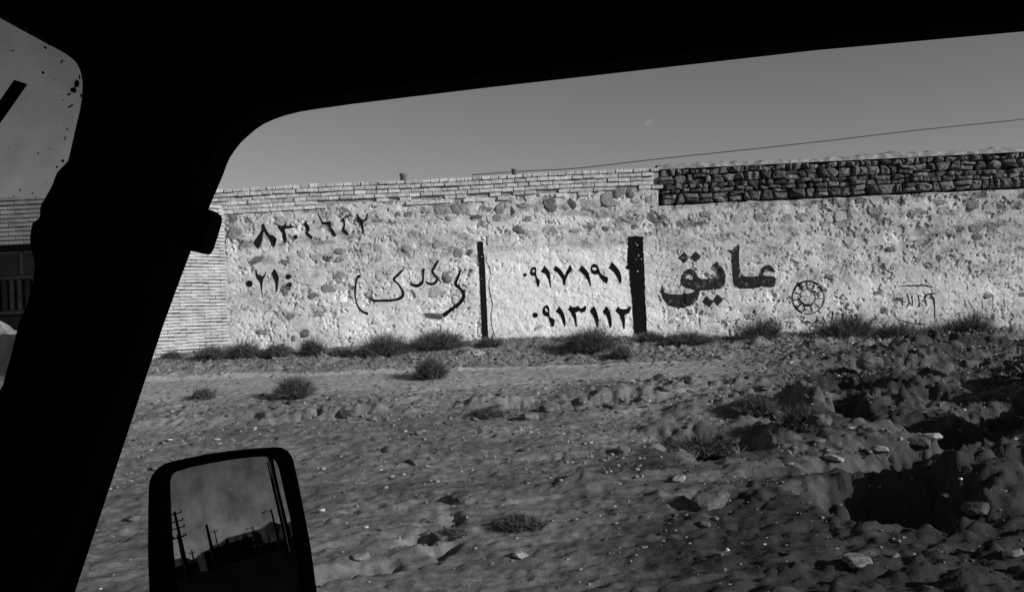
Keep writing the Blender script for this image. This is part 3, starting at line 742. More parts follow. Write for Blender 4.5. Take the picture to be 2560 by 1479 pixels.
# body behind the bricks
def prism(name, poly, z0, z1, o):
    n = len(poly); V = [(x - o[0], y - o[1], z0 - o[2]) for x, y in poly] + [(x - o[0], y - o[1], z1 - o[2]) for x, y in poly]
    F = [tuple(range(n - 1, -1, -1)), tuple(range(n, 2 * n))] + [(i, (i + 1) % n, n + (i + 1) % n, n + i) for i in range(n)]
    me = pymesh(name, V, F); bm = bmesh.new(); bm.from_mesh(me); bmesh.ops.recalc_face_normals(bm, faces=bm.faces[:]); bm.to_mesh(me); bm.free(); return me
e = CORN + PD * PL
pa = CORN - pn * .042; pb = e - pn * .042
link('mortar_bed', prism('mortar_bed', [(pa[0], pa[1]), (pb[0], pb[1]), (pb[0] - .25, pb[1] + .10), (pb[0] - .25, WY + .2), (pa[0] + .05, WY + .2)], 1.0, PZ1, WO), wing, mat_plain('wing_mortar', .13, .95, .1, .3, 12, .3))
link('cap_slab', prism('cap_slab', [(pa[0] + .03, pa[1] - .02), (pb[0] + .03, pb[1] - .1), (pb[0] - .27, pb[1] - .1), (pb[0] - .27, WY + .02), (pa[0] + .03, WY + .02)], PZ1 + .002, PZ1 + .05, WO), wing, M_BRICK)

GY = float(pb[1]) + .05
gw = empty('gate_wall', (-8.2, GY, 1.6)); GO = Vector((-8.2, GY, 1.6))
props(gw, 'pale brick wall over the dark gateway, seen through the dusty windshield', 'wall')
gx1 = float(pb[0]) - .02; gtop = 1.9 + 2.56; gl = 1.9 + 1.72; gate_x1 = -7.95
gb = [brick_mesh('brick', .238, .10, .062, i + 90, M_PANELBRICK) for i in range(4)]
c = 0; z = gtop - .04; sv, sf = [], []; n2 = 0
while z > .9:
    x = gx1 - .12 - (0 if c % 2 else .12)
    while x > -12.5:
        if z > gl + .03 or x > gate_x1 + .1:
            y = GY - (.03 if c < 2 else 0) + random.uniform(-.004, .004)
            if z > gl and x > -10.3 and n2 < 160:
                o = link('brick', gb[random.randrange(4)], gw); o.location = Vector((x, y, z)) - GO; n2 += 1
            else: add_box_arr(sv, sf, Vector((x, y, z)) - GO, (.238, .10, .062))
        x -= .25
    z -= .076; c += 1
o = link('brickwork', pymesh('brickwork', sv, sf), gw, M_PANELBRICK_J); o['kind'] = 'stuff'
link('mortar_bed', box_mesh('mortar_bed', -12.6, gx1, GY + .035, GY + .3, gl, gtop - .01, GO), gw, M_MORTAR)
link('pier_core', box_mesh('pier_core', gate_x1, gx1, GY + .035, GY + .3, .8, gl, GO), gw, M_MORTAR)
# gate: frame, transom panes, upright bars, infill panels
gate = empty('metal_gate', (-9.6, GY + .18, 1.6)); GT = Vector((-9.6, GY + .18, 1.6))
props(gate, 'dark metal gate with glazed transom and upright bars under brick lintel', 'gate')
gx0 = -11.3; tz = gl - .52
link('frame', box_mesh('frame', gx0, gate_x1, GY + .12, GY + .20, gl - .10, gl - .002, GT, .008), gate, M_GATEFRAME)
link('frame', box_mesh('frame', gate_x1 - .09, gate_x1 - .003, GY + .12, GY + .20, 1.45, gl - .102, GT, .008), gate, M_GATEFRAME)
link('rail', box_mesh('rail', gx0, gate_x1 - .092, GY + .13, GY + .19, tz - .07, tz, GT, .008), gate, M_GATEFRAME)
link('rail', box_mesh('rail', gx0, gate_x1 - .092, GY + .13, GY + .19, 2.42, 2.49, GT, .008), gate, M_GATEFRAME)
xx = gate_x1 - .092
gm = mat_plain('dark_glass', .01, .15, .5, .1, 5)
while xx > gx0 + .6:
    link('transom_pane', box_mesh('transom_pane', xx - .50, xx - .01, GY + .155, GY + .165, tz + .012, gl - .112, GT), gate, gm)
    link('mullion', box_mesh('mullion', xx - .565, xx - .502, GY + .13, GY + .19, tz + .002, gl - .102, GT, .006), gate, M_GATEFRAME)
    xx -= .567
xx = gate_x1 - .14; k = 0
while xx > gx0:
    link('bar', box_mesh('bar', xx - .028, xx + .028, GY + .14, GY + .175, 2.492, tz - .072, GT, .006), gate, M_GATEFRAME if k % 3 else M_METAL)
    xx -= .135; k += 1
link('panel', box_mesh('panel', gx0, gate_x1 - .095, GY + .178, GY + .186, 1.5, tz - .002, GT), gate, M_METAL)
# crumpled pale sheet leaning at the gate's foot
def crumple(name, cx, cy, z0, w, d, h):
    n, m = 22, 12; V = []
    for i in range(n):
        for j in range(m):
            a = math.pi * (i / (n - 1)); r = 1 - j / (m - 1)
            f = 1 + .28 * math.sin(i * 2.3) * r + .1 * mnoise.noise(Vector((i * .7, j * .6, 3)))
            V.append((cx + math.cos(a) * w * r * f - w * .25 * (1 - r), cy - math.sin(a) * d * r * f, z0 + h * (1 - r) ** .9 + .03 * mnoise.noise(Vector((i * 1.1, j * 1.3, 1)))))
    return fastmesh(name, np.array(V), grid_faces(n, m), False)
zb = float(ground_base(-8.9, GY - .3))
o = link('plastic_sheet', crumple('plastic_sheet', -8.97, GY - .06, 2.075, .42, .36, .40), None, M_SHEET)
props(o, 'crumpled pale sheet piled at the foot of the gate', 'sheet')
o = link('doorstep', box_mesh('doorstep', -11.5, gx1 + .0, GY - .50, GY + .10, zb - .6, 2.07, (0, 0, 0), .02), None, mat_plain('concrete', .07, .9, .2, .3, 8, .3))
props(o, 'low concrete step in front of the dark gate', 'step')

# --------------------------------------------------------------- pipe stubs on the wall, cable, moon
def lathe(name, prof, n=20):
    V = []; F = []
    for r, z in prof:
        for k in range(n): a = 2 * math.pi * k / n; V.append((r * math.cos(a), r * math.sin(a), z))
    for i in range(len(prof) - 1):
        for k in range(n): F.append((i * n + k, i * n + (k + 1) % n, (i + 1) * n + (k + 1) % n, (i + 1) * n + k))
    return pymesh(name, V, F, True)
stub_me = lathe('pipe_stub', [(0, -.05), (.062, -.05), (.062, .062), (.072, .066), (.074, .10), (.066, .105), (.05, .10), (.05, -.02), (0, -.02)])
stub_me.materials.append(M_CLAY)
for (px, py, s, lab) in ((1007, 446, 1.0, 'short round pipe stub on the coping above the row of numbers'), (1287, 432, .85, 'smaller pipe stub on the coping where the overhead cable begins')):
    x, z = wall_xz(px, py); o = link('pipe_stub', stub_me); o.location = (x, WY + .12, TOP + .04); o.scale = (s * 1.05, s * 1.05, s)
    props(o, lab, 'pipe', 'pipe stubs on top of the wall')
def tube(name, pts, r, n=6, mat=None):
    V = []; F = []
    for i, p in enumerate(pts):
        p = np.array(p, float); a = np.array(pts[max(0, i - 1)], float); b = np.array(pts[min(len(pts) - 1, i + 1)], float)
        t = (b - a) / np.linalg.norm(b - a); u = np.cross(t, [0, 0, 1.0]); 
        if np.linalg.norm(u) < 1e-3: u = np.array([1.0, 0, 0])
        u /= np.linalg.norm(u); w = np.cross(t, u); rr = r[i] if hasattr(r, '__len__') else r
        for k in range(n): q = p + rr * (u * math.cos(6.2832 * k / n) + w * math.sin(6.2832 * k / n)); V.append(tuple(q))
    for i in range(len(pts) - 1):
        for k in range(n): F.append((i * n + k, i * n + (k + 1) % n, (i + 1) * n + (k + 1) % n, (i + 1) * n + k))
    F.append(tuple(range(n - 1, -1, -1))); F.append(tuple((len(pts) - 1) * n + k for k in range(n)))
    me = pymesh(name, V, F, True)
    if mat: me.materials.append(mat)
    return me
cp = []
for px, py in ((1180, 437), (1310, 428), (1450, 420), (1640, 398), (1850, 376), (2050, 354), (2300, 325), (2560, 298), (2800, 270), (3050, 240)):
    Yc = 19.0 + (px - 1180) / 1870 * 1.2
    cp.append(tuple(on_plane(px, py, (0, Yc, 0), (0, 1, 0))))
cs = catmull([(a, b, c) for a, b, c in cp], 6)
o = link('overhead_cable', tube('overhead_cable', [tuple(p) for p in cs], .0095, 5, M_CABLE))
props(o, 'thin overhead cable rising from behind the wall to the right', 'cable')

mo_d = ray(1621, 307); MD = 9000.0
bm = bmesh.new(); bmesh.ops.create_uvsphere(bm, u_segments=32, v_segments=20, radius=1); me = bpy.data.meshes.new('moon'); bm.to_mesh(me); bm.free()
me.polygons.foreach_set('use_smooth', [True] * len(me.polygons))
mm = bpy.data.materials.new('moon_behind_air'); mm.use_nodes = True; t = mm.node_tree; t.nodes.clear()
tr = t.nodes.new('ShaderNodeBsdfTransparent'); df = t.nodes.new('ShaderNodeBsdfDiffuse'); ad = t.nodes.new('ShaderNodeAddShader'); om = t.nodes.new('ShaderNodeOutputMaterial')
nz = t.nodes.new('ShaderNodeTexNoise'); nz.inputs['Scale'].default_value = 1.4; rp = t.nodes.new('ShaderNodeMapRange'); rp.inputs['To Min'].default_value = .005; rp.inputs['To Max'].default_value = .05
tcn = t.nodes.new('ShaderNodeTexCoord'); t.links.new(tcn.outputs['Object'], nz.inputs['Vector']); t.links.new(nz.outputs[0], rp.inputs['Value']); t.links.new(rp.outputs[0], df.inputs['Color'])
t.links.new(tr.outputs[0], ad.inputs[0]); t.links.new(df.outputs[0], ad.inputs[1]); t.links.new(ad.outputs[0], om.inputs[0])
o = link('moon', me, mat=mm); o.location = Vector(EYE + mo_d * MD); o.scale = (MD * 9.5 / FPX,) * 3
props(o, 'faint pale daytime moon in the clear sky above the wall', 'moon')

# --------------------------------------------------------------- shrubs
def at_ground(px, py):
    """where the line of sight through a pixel meets the ground"""
    d = ray(px, py); t = 5.0
    while t < 25:
        p = EYE + d * t
        if p[1] > 3.5 and p[2] < float(ground_h(p[0], p[1])): return float(p[0]), float(p[1]), float(ground_h(p[0], p[1]))
        t += .04
    return float(p[0]), float(p[1]), float(p[2])
def shrub_mesh(name, seed, w, h, n, flop=.5, thick=.0042, stems=1):
    r = np.random.default_rng(seed); V = []; F = []; n = int(n * 1.3)
    for k in range(n):
        a = r.random() * 6.283; rad = (r.random() ** .6); lob = .45 + .75 * float(vnoise(np.array(a * 1.6 + seed), np.array(seed * 1.7), 9))
        bx, by = (r.random(2) - .5) * w * .35
        lean = rad * w * .5
        tip = np.array([bx + math.cos(a) * lean, by + math.sin(a) * lean * .8, h * (.25 + .75 * r.random() ** 1.3) * lob * 1.25 * (1 - .35 * rad ** 2)])
        b0 = np.array([bx * .6, by * .6, -.03]); mid = (b0 + tip) / 2 + np.array([math.cos(a), math.sin(a), 0]) * w * .06 * flop + np.array([0, 0, h * .06]) + r.normal(0, .028, 3)
        side = np.cross(tip - b0, r.normal(0, 1, 3)); side /= np.linalg.norm(side) + 1e-9
        th = thick * (.5 + r.random()); b = len(V)
        for p, q in ((b0, 1.0), (mid, .8), (tip, .15)):
            V += [tuple(p + side * th * q), tuple(p - side * th * q)]
        F += [(b, b + 1, b + 3, b + 2), (b + 2, b + 3, b + 5, b + 4)]
        # side twigs
        for s in range(6):
            f = .25 + .6 * r.random(); p0 = mid * (1 - f) + tip * f; dd = (tip - mid); dd = dd / (np.linalg.norm(dd) + 1e-9)
            p1 = p0 + (dd + r.normal(0, .95, 3)) * h * (.12 + .2 * r.random()); p1[2] = max(p1[2], .0)
            s2 = side * th * .7; b = len(V); V += [tuple(p0 + s2), tuple(p0 - s2), tuple(p1)]; F += [(b, b + 1, b + 2, b + 2)]
    me = bpy.data.meshes.new(name)
    F = [f if len(set(f)) == 4 else f[:3] for f in F]
    me.from_pydata(V, [], F); me.materials.append(M_TWIG); me.update(); return me
SHRUBS = [  # foot px, py, width px, height px, blades, label
 (432, 897, 50, 26, 300, 'small dark tuft at the foot of the brick wing wall, beside the pillar'),
 (530, 895, 80, 36, 420, 'low ragged dark shrub where brick wing wall meets stone wall'),
 (610, 895, 90, 46, 520, 'bushy dark shrub under the left end of the stone wall'),
 (690, 893, 90, 40, 460, 'low dark shrub below the painted zero at the left'),
 (783, 888, 70, 52, 460, 'tall dark shrub leaning on the wall below the left numbers'),
 (850, 890, 70, 28, 300, 'faint thin dry shrub left of the outlined letters'),
 (965, 890, 120, 62, 700, 'wide hazy dark shrub beneath the outlined letters'),
 (1090, 872, 150, 50, 900, 'dense black shrub against the wall left of the thin stripe'),
 (1225, 868, 70, 26, 260, 'short dry shrub right beside the foot of the thin stripe'),
 (1478, 885, 130, 66, 800, 'large dark shrub below the lower phone number'),
 (1552, 898, 60, 30, 300, 'small shrub on the rubble just in front of the thick stripe'),
 (1628, 856, 60, 34, 280, 'pale thin shrub right of the foot of the thick stripe'),
 (1718, 862, 140, 40, 800, 'low black shrub beneath the big painted word'),
 (1900, 852, 110, 62, 650, 'fan-shaped shrub rising left of the wheel emblem foot'),
 (2110, 862, 170, 72, 1000, 'biggest black shrub below the scrawl beside the wheel emblem'),
 (2235, 848, 100, 40, 460, 'grey spreading shrub below the scratched box drawing'),
 (2330, 842, 90, 36, 460, 'dense black shrub low against the wall near the right end'),
 (2428, 815, 110, 56, 480, 'spiky shrub highest up on the bank at the far right'),
 (1078, 948, 84, 54, 620, 'round lone tumbleweed on the pale track'),
 (737, 996, 92, 56, 620, 'round lone tumbleweed on the dirt, right of the van mirror'),
 (508, 996, 56, 36, 320, 'smallest lone tumbleweed on the dirt near the windshield pillar'),
 (1300, 1318, 120, 34, 900, 'flat black scrub at the bottom centre of the slope'),
 (1130, 1340, 70, 22, 420, 'small flat dark scrub left of the bottom centre one'),
 (1745, 1150, 210, 40, 1300, 'wide flat dark scrub in the hollow right of centre'),
 (1885, 1040, 110, 50, 800, 'dark scrub clump half way up, left of the pale sided boulder'),
 (2010, 1070, 100, 56, 800, 'dark scrub clump half way up, right of the pale sided boulder'),
 (1215, 1040, 90, 24, 500, 'low dark scrub on the row of clods below the pale track'),
]
for k, (px, py, w, h, n, lab) in enumerate(SHRUBS):
    d = ray(px, py)
    x, y, z = at_ground(px, py)
    if k < 18: y = min(y, WY - .28); y = max(y, 15.6) if py > 880 else max(y, 16.9); x = (px - CX) / FPX * y; z = float(ground_h(x, y))
    # correct x for the roll
    for _ in range(4):
        q = np.array([x, y, z]) - EYE; u = CX + FPX * (q @ _R) / (q @ _F); x += (px - u) * y / FPX; z = float(ground_h(x, y))
    s = y / FPX * (.78 if k >= 18 else (.68 if k < 6 else .80))
    o = link('shrub', shrub_mesh('shrub', 300 + k, w * s * 1.2, h * s * 1.1, n)); o.location = (x, y, z - .01)
    props(o, lab, 'shrub', 'dry shrubs along the wall and on the slope')

# dry grass tufts and rubble along the wall foot
V = []; F = []
r_ = np.random.default_rng(91)
for k in range(3600):
    x = r_.uniform(-6.5, 11.0); y = WY - .12 - abs(r_.normal(0, .8)); 
    if r_.random() < .12: y = r_.uniform(9, 15)
    z = float(ground_h(x, y)); h = r_.uniform(.03, .12)
    for b_ in range(9):
        a = r_.random() * 6.283; b = len(V); t_ = np.array([math.cos(a) * h * .8, math.sin(a) * h * .8, h * r_.uniform(.5, 1)])
        V += [(x - .004, y, z - .01), (x + .004, y, z - .01), (x + t_[0], y + t_[1], z + t_[2])]; F.append((b, b + 1, b + 2))
me = fastmesh('dry_grass', np.array(V), np.array(F), False); me.materials.append(mat_piece('straw', .12, .32, 8, .1, .2, use_random=False))
props(link('dry_grass', me), 'sparse dry grass stubble at the foot of the wall', None, None, 'stuff')

# --------------------------------------------------------------- gravel, litter, rocks
ico = bmesh.new(); bmesh.ops.create_icosphere(ico, subdivisions=1, radius=.5)
IV = np.array([v.co[:] for v in ico.verts]); IF = np.array([[v.index for v in f.verts] for f in ico.faces]); ico.free()
def scatter_mesh(name, xy, size, flat, seed):
    r = np.random.default_rng(seed); n = len(xy); ha = ground_h(xy[:, 0], xy[:, 1])
    v = IV[None] * (1 + .35 * (r.random((n, 12, 1)) - .5)) * size[:, None, None] * np.stack([r.uniform(.8, 1.6, n), r.uniform(.7, 1.2, n), flat * r.uniform(.6, 1.2, n)], 1)[:, None, :]
    v = v + r.normal(0, .06, v.shape) * size[:, None, None]
    a = r.random(n) * 6.283; c, s = np.cos(a)[:, None], np.sin(a)[:, None]
    vx = v[..., 0] * c - v[..., 1] * s; vy = v[..., 0] * s + v[..., 1] * c
    v = np.stack([vx + xy[:, 0, None], vy + xy[:, 1, None], v[..., 2] + (ha + size * .12)[:, None]], -1)
    f = (IF[None] + (np.arange(n) * 12)[:, None, None]).reshape(-1, 3)
    return fastmesh(name, v.reshape(-1, 3), f, False)
def field_points(n, seed, right_bias=True):
    r = np.random.default_rng(seed); pts = []
    while len(pts) < n:
        y = r.uniform(5.0, 17.5, 4000); x = r.uniform(-.62, .62, 4000) * y
        w = .35 + .5 * sstep(0, 5, x) + .35 * sstep(.45, .7, vnoise(x * .9, y * 1.1, seed)) + .9 * sstep(15.2, 15.7, y)
        w = w * (1 - .8 * sstep(13.2, 13.6, y) * (1 - sstep(14.9, 15.2, y)) * (1 - sstep(3, 5, x)))
        w = w * np.minimum(1, (y / 14) ** 2)
        k = r.random(4000) < w * .6; pts += list(zip(x[k], y[k]))
    return np.array(pts[:n])
xy = field_points(26000, 401); r = np.random.default_rng(5); sz = (.012 + .05 * r.random(len(xy)) ** 4) * np.clip(xy[:, 1] / 12, .5, 1.1)
me = scatter_mesh('gravel', xy, sz, .7, 6); me.materials.append(M_GRAVEL)
props(link('gravel', me), 'loose gravel and small clods strewn over the dirt slope', None, None, 'stuff')
xy = field_points(520, 411); sz = .018 + .055 * np.random.default_rng(8).random(len(xy)) ** 3
me = scatter_mesh('litter', xy, sz, .35, 9); me.materials.append(M_LITTER)
props(link('litter', me), 'tiny white scraps scattered on the dirt', None, None, 'stuff')

M_PALEROCK = mat_piece('pale_rock', .20, .30, 14, .8, .35)
rock_ms = [rock_mesh('rock', 700 + s, 3, .75, .32, True) for s in range(7)]
pale_ms = [m_.copy() for m_ in rock_ms]
for m_ in rock_ms: m_.materials.append(M_ROCK)
for m_ in pale_ms: m_.materials.append(M_PALEROCK)
ROCKS = [ # px, py of the foot, width px, label
 (1230, 1040, 70, 'dark boulder in the middle of the row of clods below the pale track'),
 (1325, 1052, 46, 'low dark stone just right of the middle boulder'),
 (1375, 1030, 50, 'dark stone at the right of the row, in front of the pale track'),
 (868, 1038, 44, 'dark clod below the lone tumbleweed, left part of the slope'),
 (1045, 1085, 24, 'small upright stone casting a long thin shadow'),
 (1775, 1270, 96, 'flat dark slab of stone on the bare patch at lower right'),
 (1150, 1262, 70, 'sloping dark clod left of the low dark scrub at the bottom centre'),
 (1105, 1350, 50, 'small dark clod low down between van mirror and the bottom scrub'),
 (900, 1415, 46, 'low dark clod just right of the van mirror at the bottom'),
 (1040, 1160, 44, 'dark stone on the bare dirt right of the mirror top'),
 (2360, 935, 60, 'dark stone near the ridge line at the far right'),
 (2180, 925, 70, 'dark boulder on the shaded bank under the scratched box'),
 (1725, 960, 40, 'dark stone half way up the bank below the big word'),
 (1660, 985, 36, 'smaller stone left of the bank boulder below the big word'),
 (2040, 1075, 90, 'boulder with a pale sunlit side in the rough ground'),
 (1870, 1030, 80, 'dark jagged boulder left of the pale sided one'),
 (2300, 1140, 70, 'clod on the edge of the deep shadow at the right'),
 (2090, 1165, 50, 'pale broken stone above the large black shadow'),
 (1560, 1130, 40, 'lone stone left of the long shaded hollow'),
 (1180, 890, 60, 'pale low block at the foot of the wall beside the thin stripe'),
 (2450, 1290, 80, 'half buried rock in the dark lower right corner'),
 (2150, 1420, 70, 'rounded rock at the very bottom right of the slope'),
 (2205, 1150, 56, 'palest broken rock above the large black shadow'),
 (2330, 1120, 62, 'long pale rock on the rim behind the large black shadow'),
 (1320, 1048, 44, 'pale stone lying between dark clods below the track'),
 (1170, 893, 70, 'pale flat boulder by the wall foot left of the thin stripe'),
 (1300, 1400, 40, 'pale flat stone alone at the bottom centre'),
 (2540, 1400, 60, 'pale stone at the bottom right corner'),
 (1700, 1205, 36, 'small pale stone on the bare patch right of centre'),
]
for k, (px, py, w, lab) in enumerate(ROCKS):
    x, y, z = at_ground(px, py); s = w * y / FPX
    o = link('rock', rock_ms[k % 7]); o.location = (x, y + s * .2, z + s * .12); o.scale = (s * .95, s * .8, s * .6)
    o.rotation_euler = (random.uniform(-.3, .3), random.uniform(-.3, .3), random.uniform(0, 6.28)); props(o, lab, 'rock', 'rocks and clods on the slope')
    if lab.startswith(('pale', 'small pale', 'long pale', 'palest')): o.data = pale_ms[k % 7]; o.scale.z *= .7
rc = [rock_mesh('clod', 800 + s, 2, .7, .35, True) for s in range(6)]
for m_ in rc: m_.materials.append(M_ROCK)
xy = field_points(260, 431)
for k in range(260):
    x, y = xy[k]; s = (.05 + .10 * random.random() ** 2.5) * min(1, y / 11)
    if y > 13 and y < 15.2 and x < 3: continue
    o = link('clod', rc[k % 6]); o.location = (x, y, float(ground_h(x, y)) + s * .1); o.scale = (s * 1.3, s, s * .8)
    o.rotation_euler = (random.uniform(-.4, .4), random.uniform(-.4, .4), random.uniform(0, 6.28))
    props(o, 'fist-sized dark clod of earth among many on the slope', 'clod', 'clods of earth scattered over the slope')

# --------------------------------------------------------------- the van around the camera
van = empty('van', (.4, -.1, 0)); VO = Vector((.4, -.1, 0))
props(van, 'black silhouetted van cab with pillar, window frame and door mirror', 'van')
def plate(name, loops3, faces_from, thick_vec, mat, parent=van, bevel=.0, smooth=False):
    """loops3: function mapping 2D loop points to 3D; faces_from: list of 2D loops (outer, holes)"""
    vs_, es = [], []
    for lp in faces_from:
        b = len(vs_); vs_ += [Vector(p) for p in lp]; es += [(b + i, b + (i + 1) % len(lp)) for i in range(len(lp))]
    r = delaunay_2d_cdt(vs_, es, [], 0, 1e-6); pv = [(p.x, p.y) for p in r[0]]
    tris = [tuple(f) for f in r[2] if inside((sum(pv[i][0] for i in f) / 3, sum(pv[i][1] for i in f) / 3), faces_from)]
    bm = bmesh.new(); vv = [bm.verts.new(Vector(loops3(p)) - VO) for p in pv]
    for f in tris:
        try: bm.faces.new([vv[i] for i in f])
        except ValueError: pass
    g = bmesh.ops.extrude_face_region(bm, geom=bm.faces[:])
    for e_ in g['geom']:
        if isinstance(e_, bmesh.types.BMVert): e_.co += Vector(thick_vec)
    bmesh.ops.recalc_face_normals(bm, faces=bm.faces[:])
    me = bpy.data.meshes.new(name); bm.to_mesh(me); bm.free(); return link(name, me, parent, mat)
K = 2560 / 2520.
def side_pt(px, py):
    p = on_plane(px, py, (0, 1.055, 0), (0, 1, 0)); return (float(p[0]), float(p[2]))
win = [(2520,78),(2000,125),(1500,182),(1200,216),(1000,240),(870,256),(770,270),(735,276),(700,285),(672,295),(650,305),(630,318),(610,335),(592,352),(578,370),(566,388),(557,408),(550,428),(545,440),(530,475),(510,522),(472,612),(435,710),(380,860),(330,990),(275,1140),(240,1230),(200,1330),(186,1368),(180,1385),(172,1420),(167,1456)]
winl = [side_pt(a * K, b * K) for a, b in win]
wb = 1.9 - .46
lo = side_pt(160 * K, 1520 * K)
winl = winl + [(lo[0], lo[1]), (lo[0] - .01, wb + .03), (lo[0] + .02, wb)]
winl = [(.98, wb), (1.02, wb + .04), (.98, winl[0][1] + .035)] + winl
roofz = 1.9 + .52
outer = [(-.72, .35), (1.6, .35), (1.6, roofz), (-.40, roofz), (-.435, 2.15), (-.52, 1.9), (-.66, 1.42), (-.72, 1.2)]
plate('door_frame', lambda p: (p[0], 1.0, p[1]), [outer, winl], (0, .055, 0), M_CAB)
# slim rubber channel round the opening, following its edge
seal = [(p[0], 1.003, p[1]) for p in winl] + [(winl[0][0], 1.003, winl[0][1])]
# latch block on the pillar
lat = [(512,518),(526,519),(537,524),(545,532),(547,541),(545,552),(536,582),(526,613),(521,622),(514,627),(500,624),(480,616),(473,606),(440,590),(470,520)]
def latch_plane(px, py):
    p = on_plane(px, py, (0, .995, 0), (0, 1, 0)); return (float(p[0]), float(p[2]))
plate('window_latch', lambda p: (p[0], .955, p[1]), [[latch_plane(a * K, b * K) for a, b in lat]], (0, .04, 0), M_RUBBER)

# windscreen plane: crosses the cab behind the pillar
W0 = np.array([-.475, .955, 1.9]); WN = np.array([-.86, .30, .42]); WN = WN / np.linalg.norm(WN)
WA = np.cross([0, 0, 1.0], WN); WA /= np.linalg.norm(WA); WB = np.cross(WN, WA)
def ws2(px, py):
    p = on_plane(px, py, W0, WN) - W0; return (float(p @ WA), float(p @ WB))
def ws3(p): return W0 + WA * p[0] + WB * p[1]
wl = [(-700,-340),(-100,-10),(0,45),(60,78),(110,105),(150,126),(165,135),(180,147),(188,155),(196,170),(200,185),(203,205),(203,220),(201,245),(197,270),(185,320),(176,360),(168,395),(160,404),(150,414),(140,425),(134,440),(129,455),(122,468),(112,485),(105,498),(99,510),(98,522),(98,535),(88,543),(80,549),(77,562),(75,575),(74,590),(75,600),(79,622),(84,636),(86,655),(79,700),(73,728),(66,752),(55,775),(48,793),(41,816),(37,833),(26,878),(20,897),(7,947),(0,960),(-60,1200),(-120,1330),(-700,1380)]
wl2 = [ws2(a * K, b * K) for a, b in wl]
u_p = max(p[0] for p in wl2)
# which side along WA is the pillar
pil_pts = [ws2(205 * K, 220 * K)[0], ws2(30 * K, 900 * K)[0]]
mn = min(p[0] for p in wl2); mx_ = max(p[0] for p in wl2); b0 = min(p[1] for p in wl2); b1 = max(p[1] for p in wl2)
pm = .16
outer2 = [(mn - pm, b0 - .3), (mx_ + pm, b0 - .3), (mx_ + pm, b1 + .2), (mn - pm, b1 + .2)]
plate('windshield_frame', ws3, [outer2, wl2], tuple(-WN * .03), M_CAB)
# pillar trim: a solid skin from the windscreen opening's edge to the side window's edge
Lc = np.array([ws3(p) for p in wl2[2:47]]); Rc = np.array([(p[0], 1.0, p[1]) for p in winl[3:]])
def resample(C_, n):
    d = np.r_[0, np.cumsum(np.linalg.norm(np.diff(C_, axis=0), axis=1))]; t_ = np.linspace(0, d[-1], n)
    return np.stack([np.interp(t_, d, C_[:, i]) for i in range(3)], 1)
Rp = Rc[(Rc[:, 0] < -.225)]; Lr = resample(Lc, 60); Rr = resample(Rp, 60)
V = []
for i in range(60):
    a, b = Lr[i], Rr[i]; m = (a + b) / 2 + np.array([.012, -.03, 0])
    V += [a - WN * .002, a - WN * .012 + (b - a) * .02, a * .7 + b * .3 + np.array([.012, -.018, 0]), m, a * .3 + b * .7 + np.array([.0, -.018, 0]), b - (b - a) * .01, b + np.array([-.002, .055, 0])]
me = fastmesh('pillar_trim', np.array(V) - np.array(VO), grid_faces(60, 7), True)
link('pillar_trim', me, van, M_CAB)
# header joining windscreen top to door frame top, roof lining and an unseen closed shell that keeps the cab dark
link('roof', box_mesh('roof', -.75, 1.65, -1.25, 1.055, roofz, roofz + .05, VO, .01), van, M_CAB)
tl = Lr[0]; 
V = [tuple(Vector(q) - VO) for q in (Lc[0], Lc[0] + [-.3, -.5, .5], (-.25, 1.0, roofz), (.2, 1.0, roofz), tuple(Rp[0]), tuple(Lc[3]))]
me = pymesh('header_trim', V, [(0, 1, 2, 3, 4, 5)]); link('header_trim', me, van, M_CAB)
link('rear_light_block', box_mesh('rear_light_block', 1.60, 1.65, -1.25, 1.054, .35, roofz, VO), van, M_CAB)  # unseen panel added to shut light out from behind
link('far_side_light_block', box_mesh('far_side_light_block', -.80, 1.60, -1.30, -1.25, .35, roofz, VO), van, M_CAB)  # unseen side, window left out so no daylight reaches the pillar
link('floor', box_mesh('floor', -1.3, 1.65, -1.25, 1.054, .30, .35, VO), van, M_CAB)
link('dashboard', box_mesh('dashboard', -1.35, -.72, -1.25, .92, .36, 1.20, VO, .03), van, M_CAB)
# tinted dusty glass
gl_m = bpy.data.materials.new('dusty_tinted_glass'); gl_m.use_nodes = True; t = gl_m.node_tree; t.nodes.clear()
om = t.nodes.new('ShaderNodeOutputMaterial'); tr = t.nodes.new('ShaderNodeBsdfTransparent'); df = t.nodes.new('ShaderNodeBsdfDiffuse'); df.inputs['Color'].default_value = gray(.25)
mx1 = t.nodes.new('ShaderNodeMixShader'); tcn = t.nodes.new('ShaderNodeTexCoord'); nz = t.nodes.new('ShaderNodeTexNoise'); nz.inputs['Scale'].default_value = 26; nz.inputs['Detail'].default_value = 8
rp = t.nodes.new('ShaderNodeMapRange'); rp.inputs['From Min'].default_value = .35; rp.inputs['From Max'].default_value = .75; rp.inputs['To Min'].default_value = .0; rp.inputs['To Max'].default_value = .10
r2 = t.nodes.new('ShaderNodeMapRange'); r2.inputs['From Min'].default_value = .3; r2.inputs['From Max'].default_value = .7; r2.inputs['To Min'].default_value = .44; r2.inputs['To Max'].default_value = .36
t.links.new(tcn.outputs['Object'], nz.inputs['Vector']); t.links.new(nz.outputs[0], rp.inputs['Value']); t.links.new(nz.outputs[0], r2.inputs['Value'])
t.links.new(r2.outputs[0], tr.inputs['Color']); t.links.new(rp.outputs[0], mx1.inputs[0]); t.links.new(tr.outputs[0], mx1.inputs[1]); t.links.new(df.outputs[0], mx1.inputs[2]); t.links.new(mx1.outputs[0], om.inputs[0])
outer3 = [(mn - .02, b0 - .02), (mx_ + .02, b0 - .02), (mx_ + .02, b1 + .02), (mn - .02, b1 + .02)]
glass = plate('windshield', lambda p: ws3(p) + WN * .012, [outer3], tuple(WN * .0), gl_m)
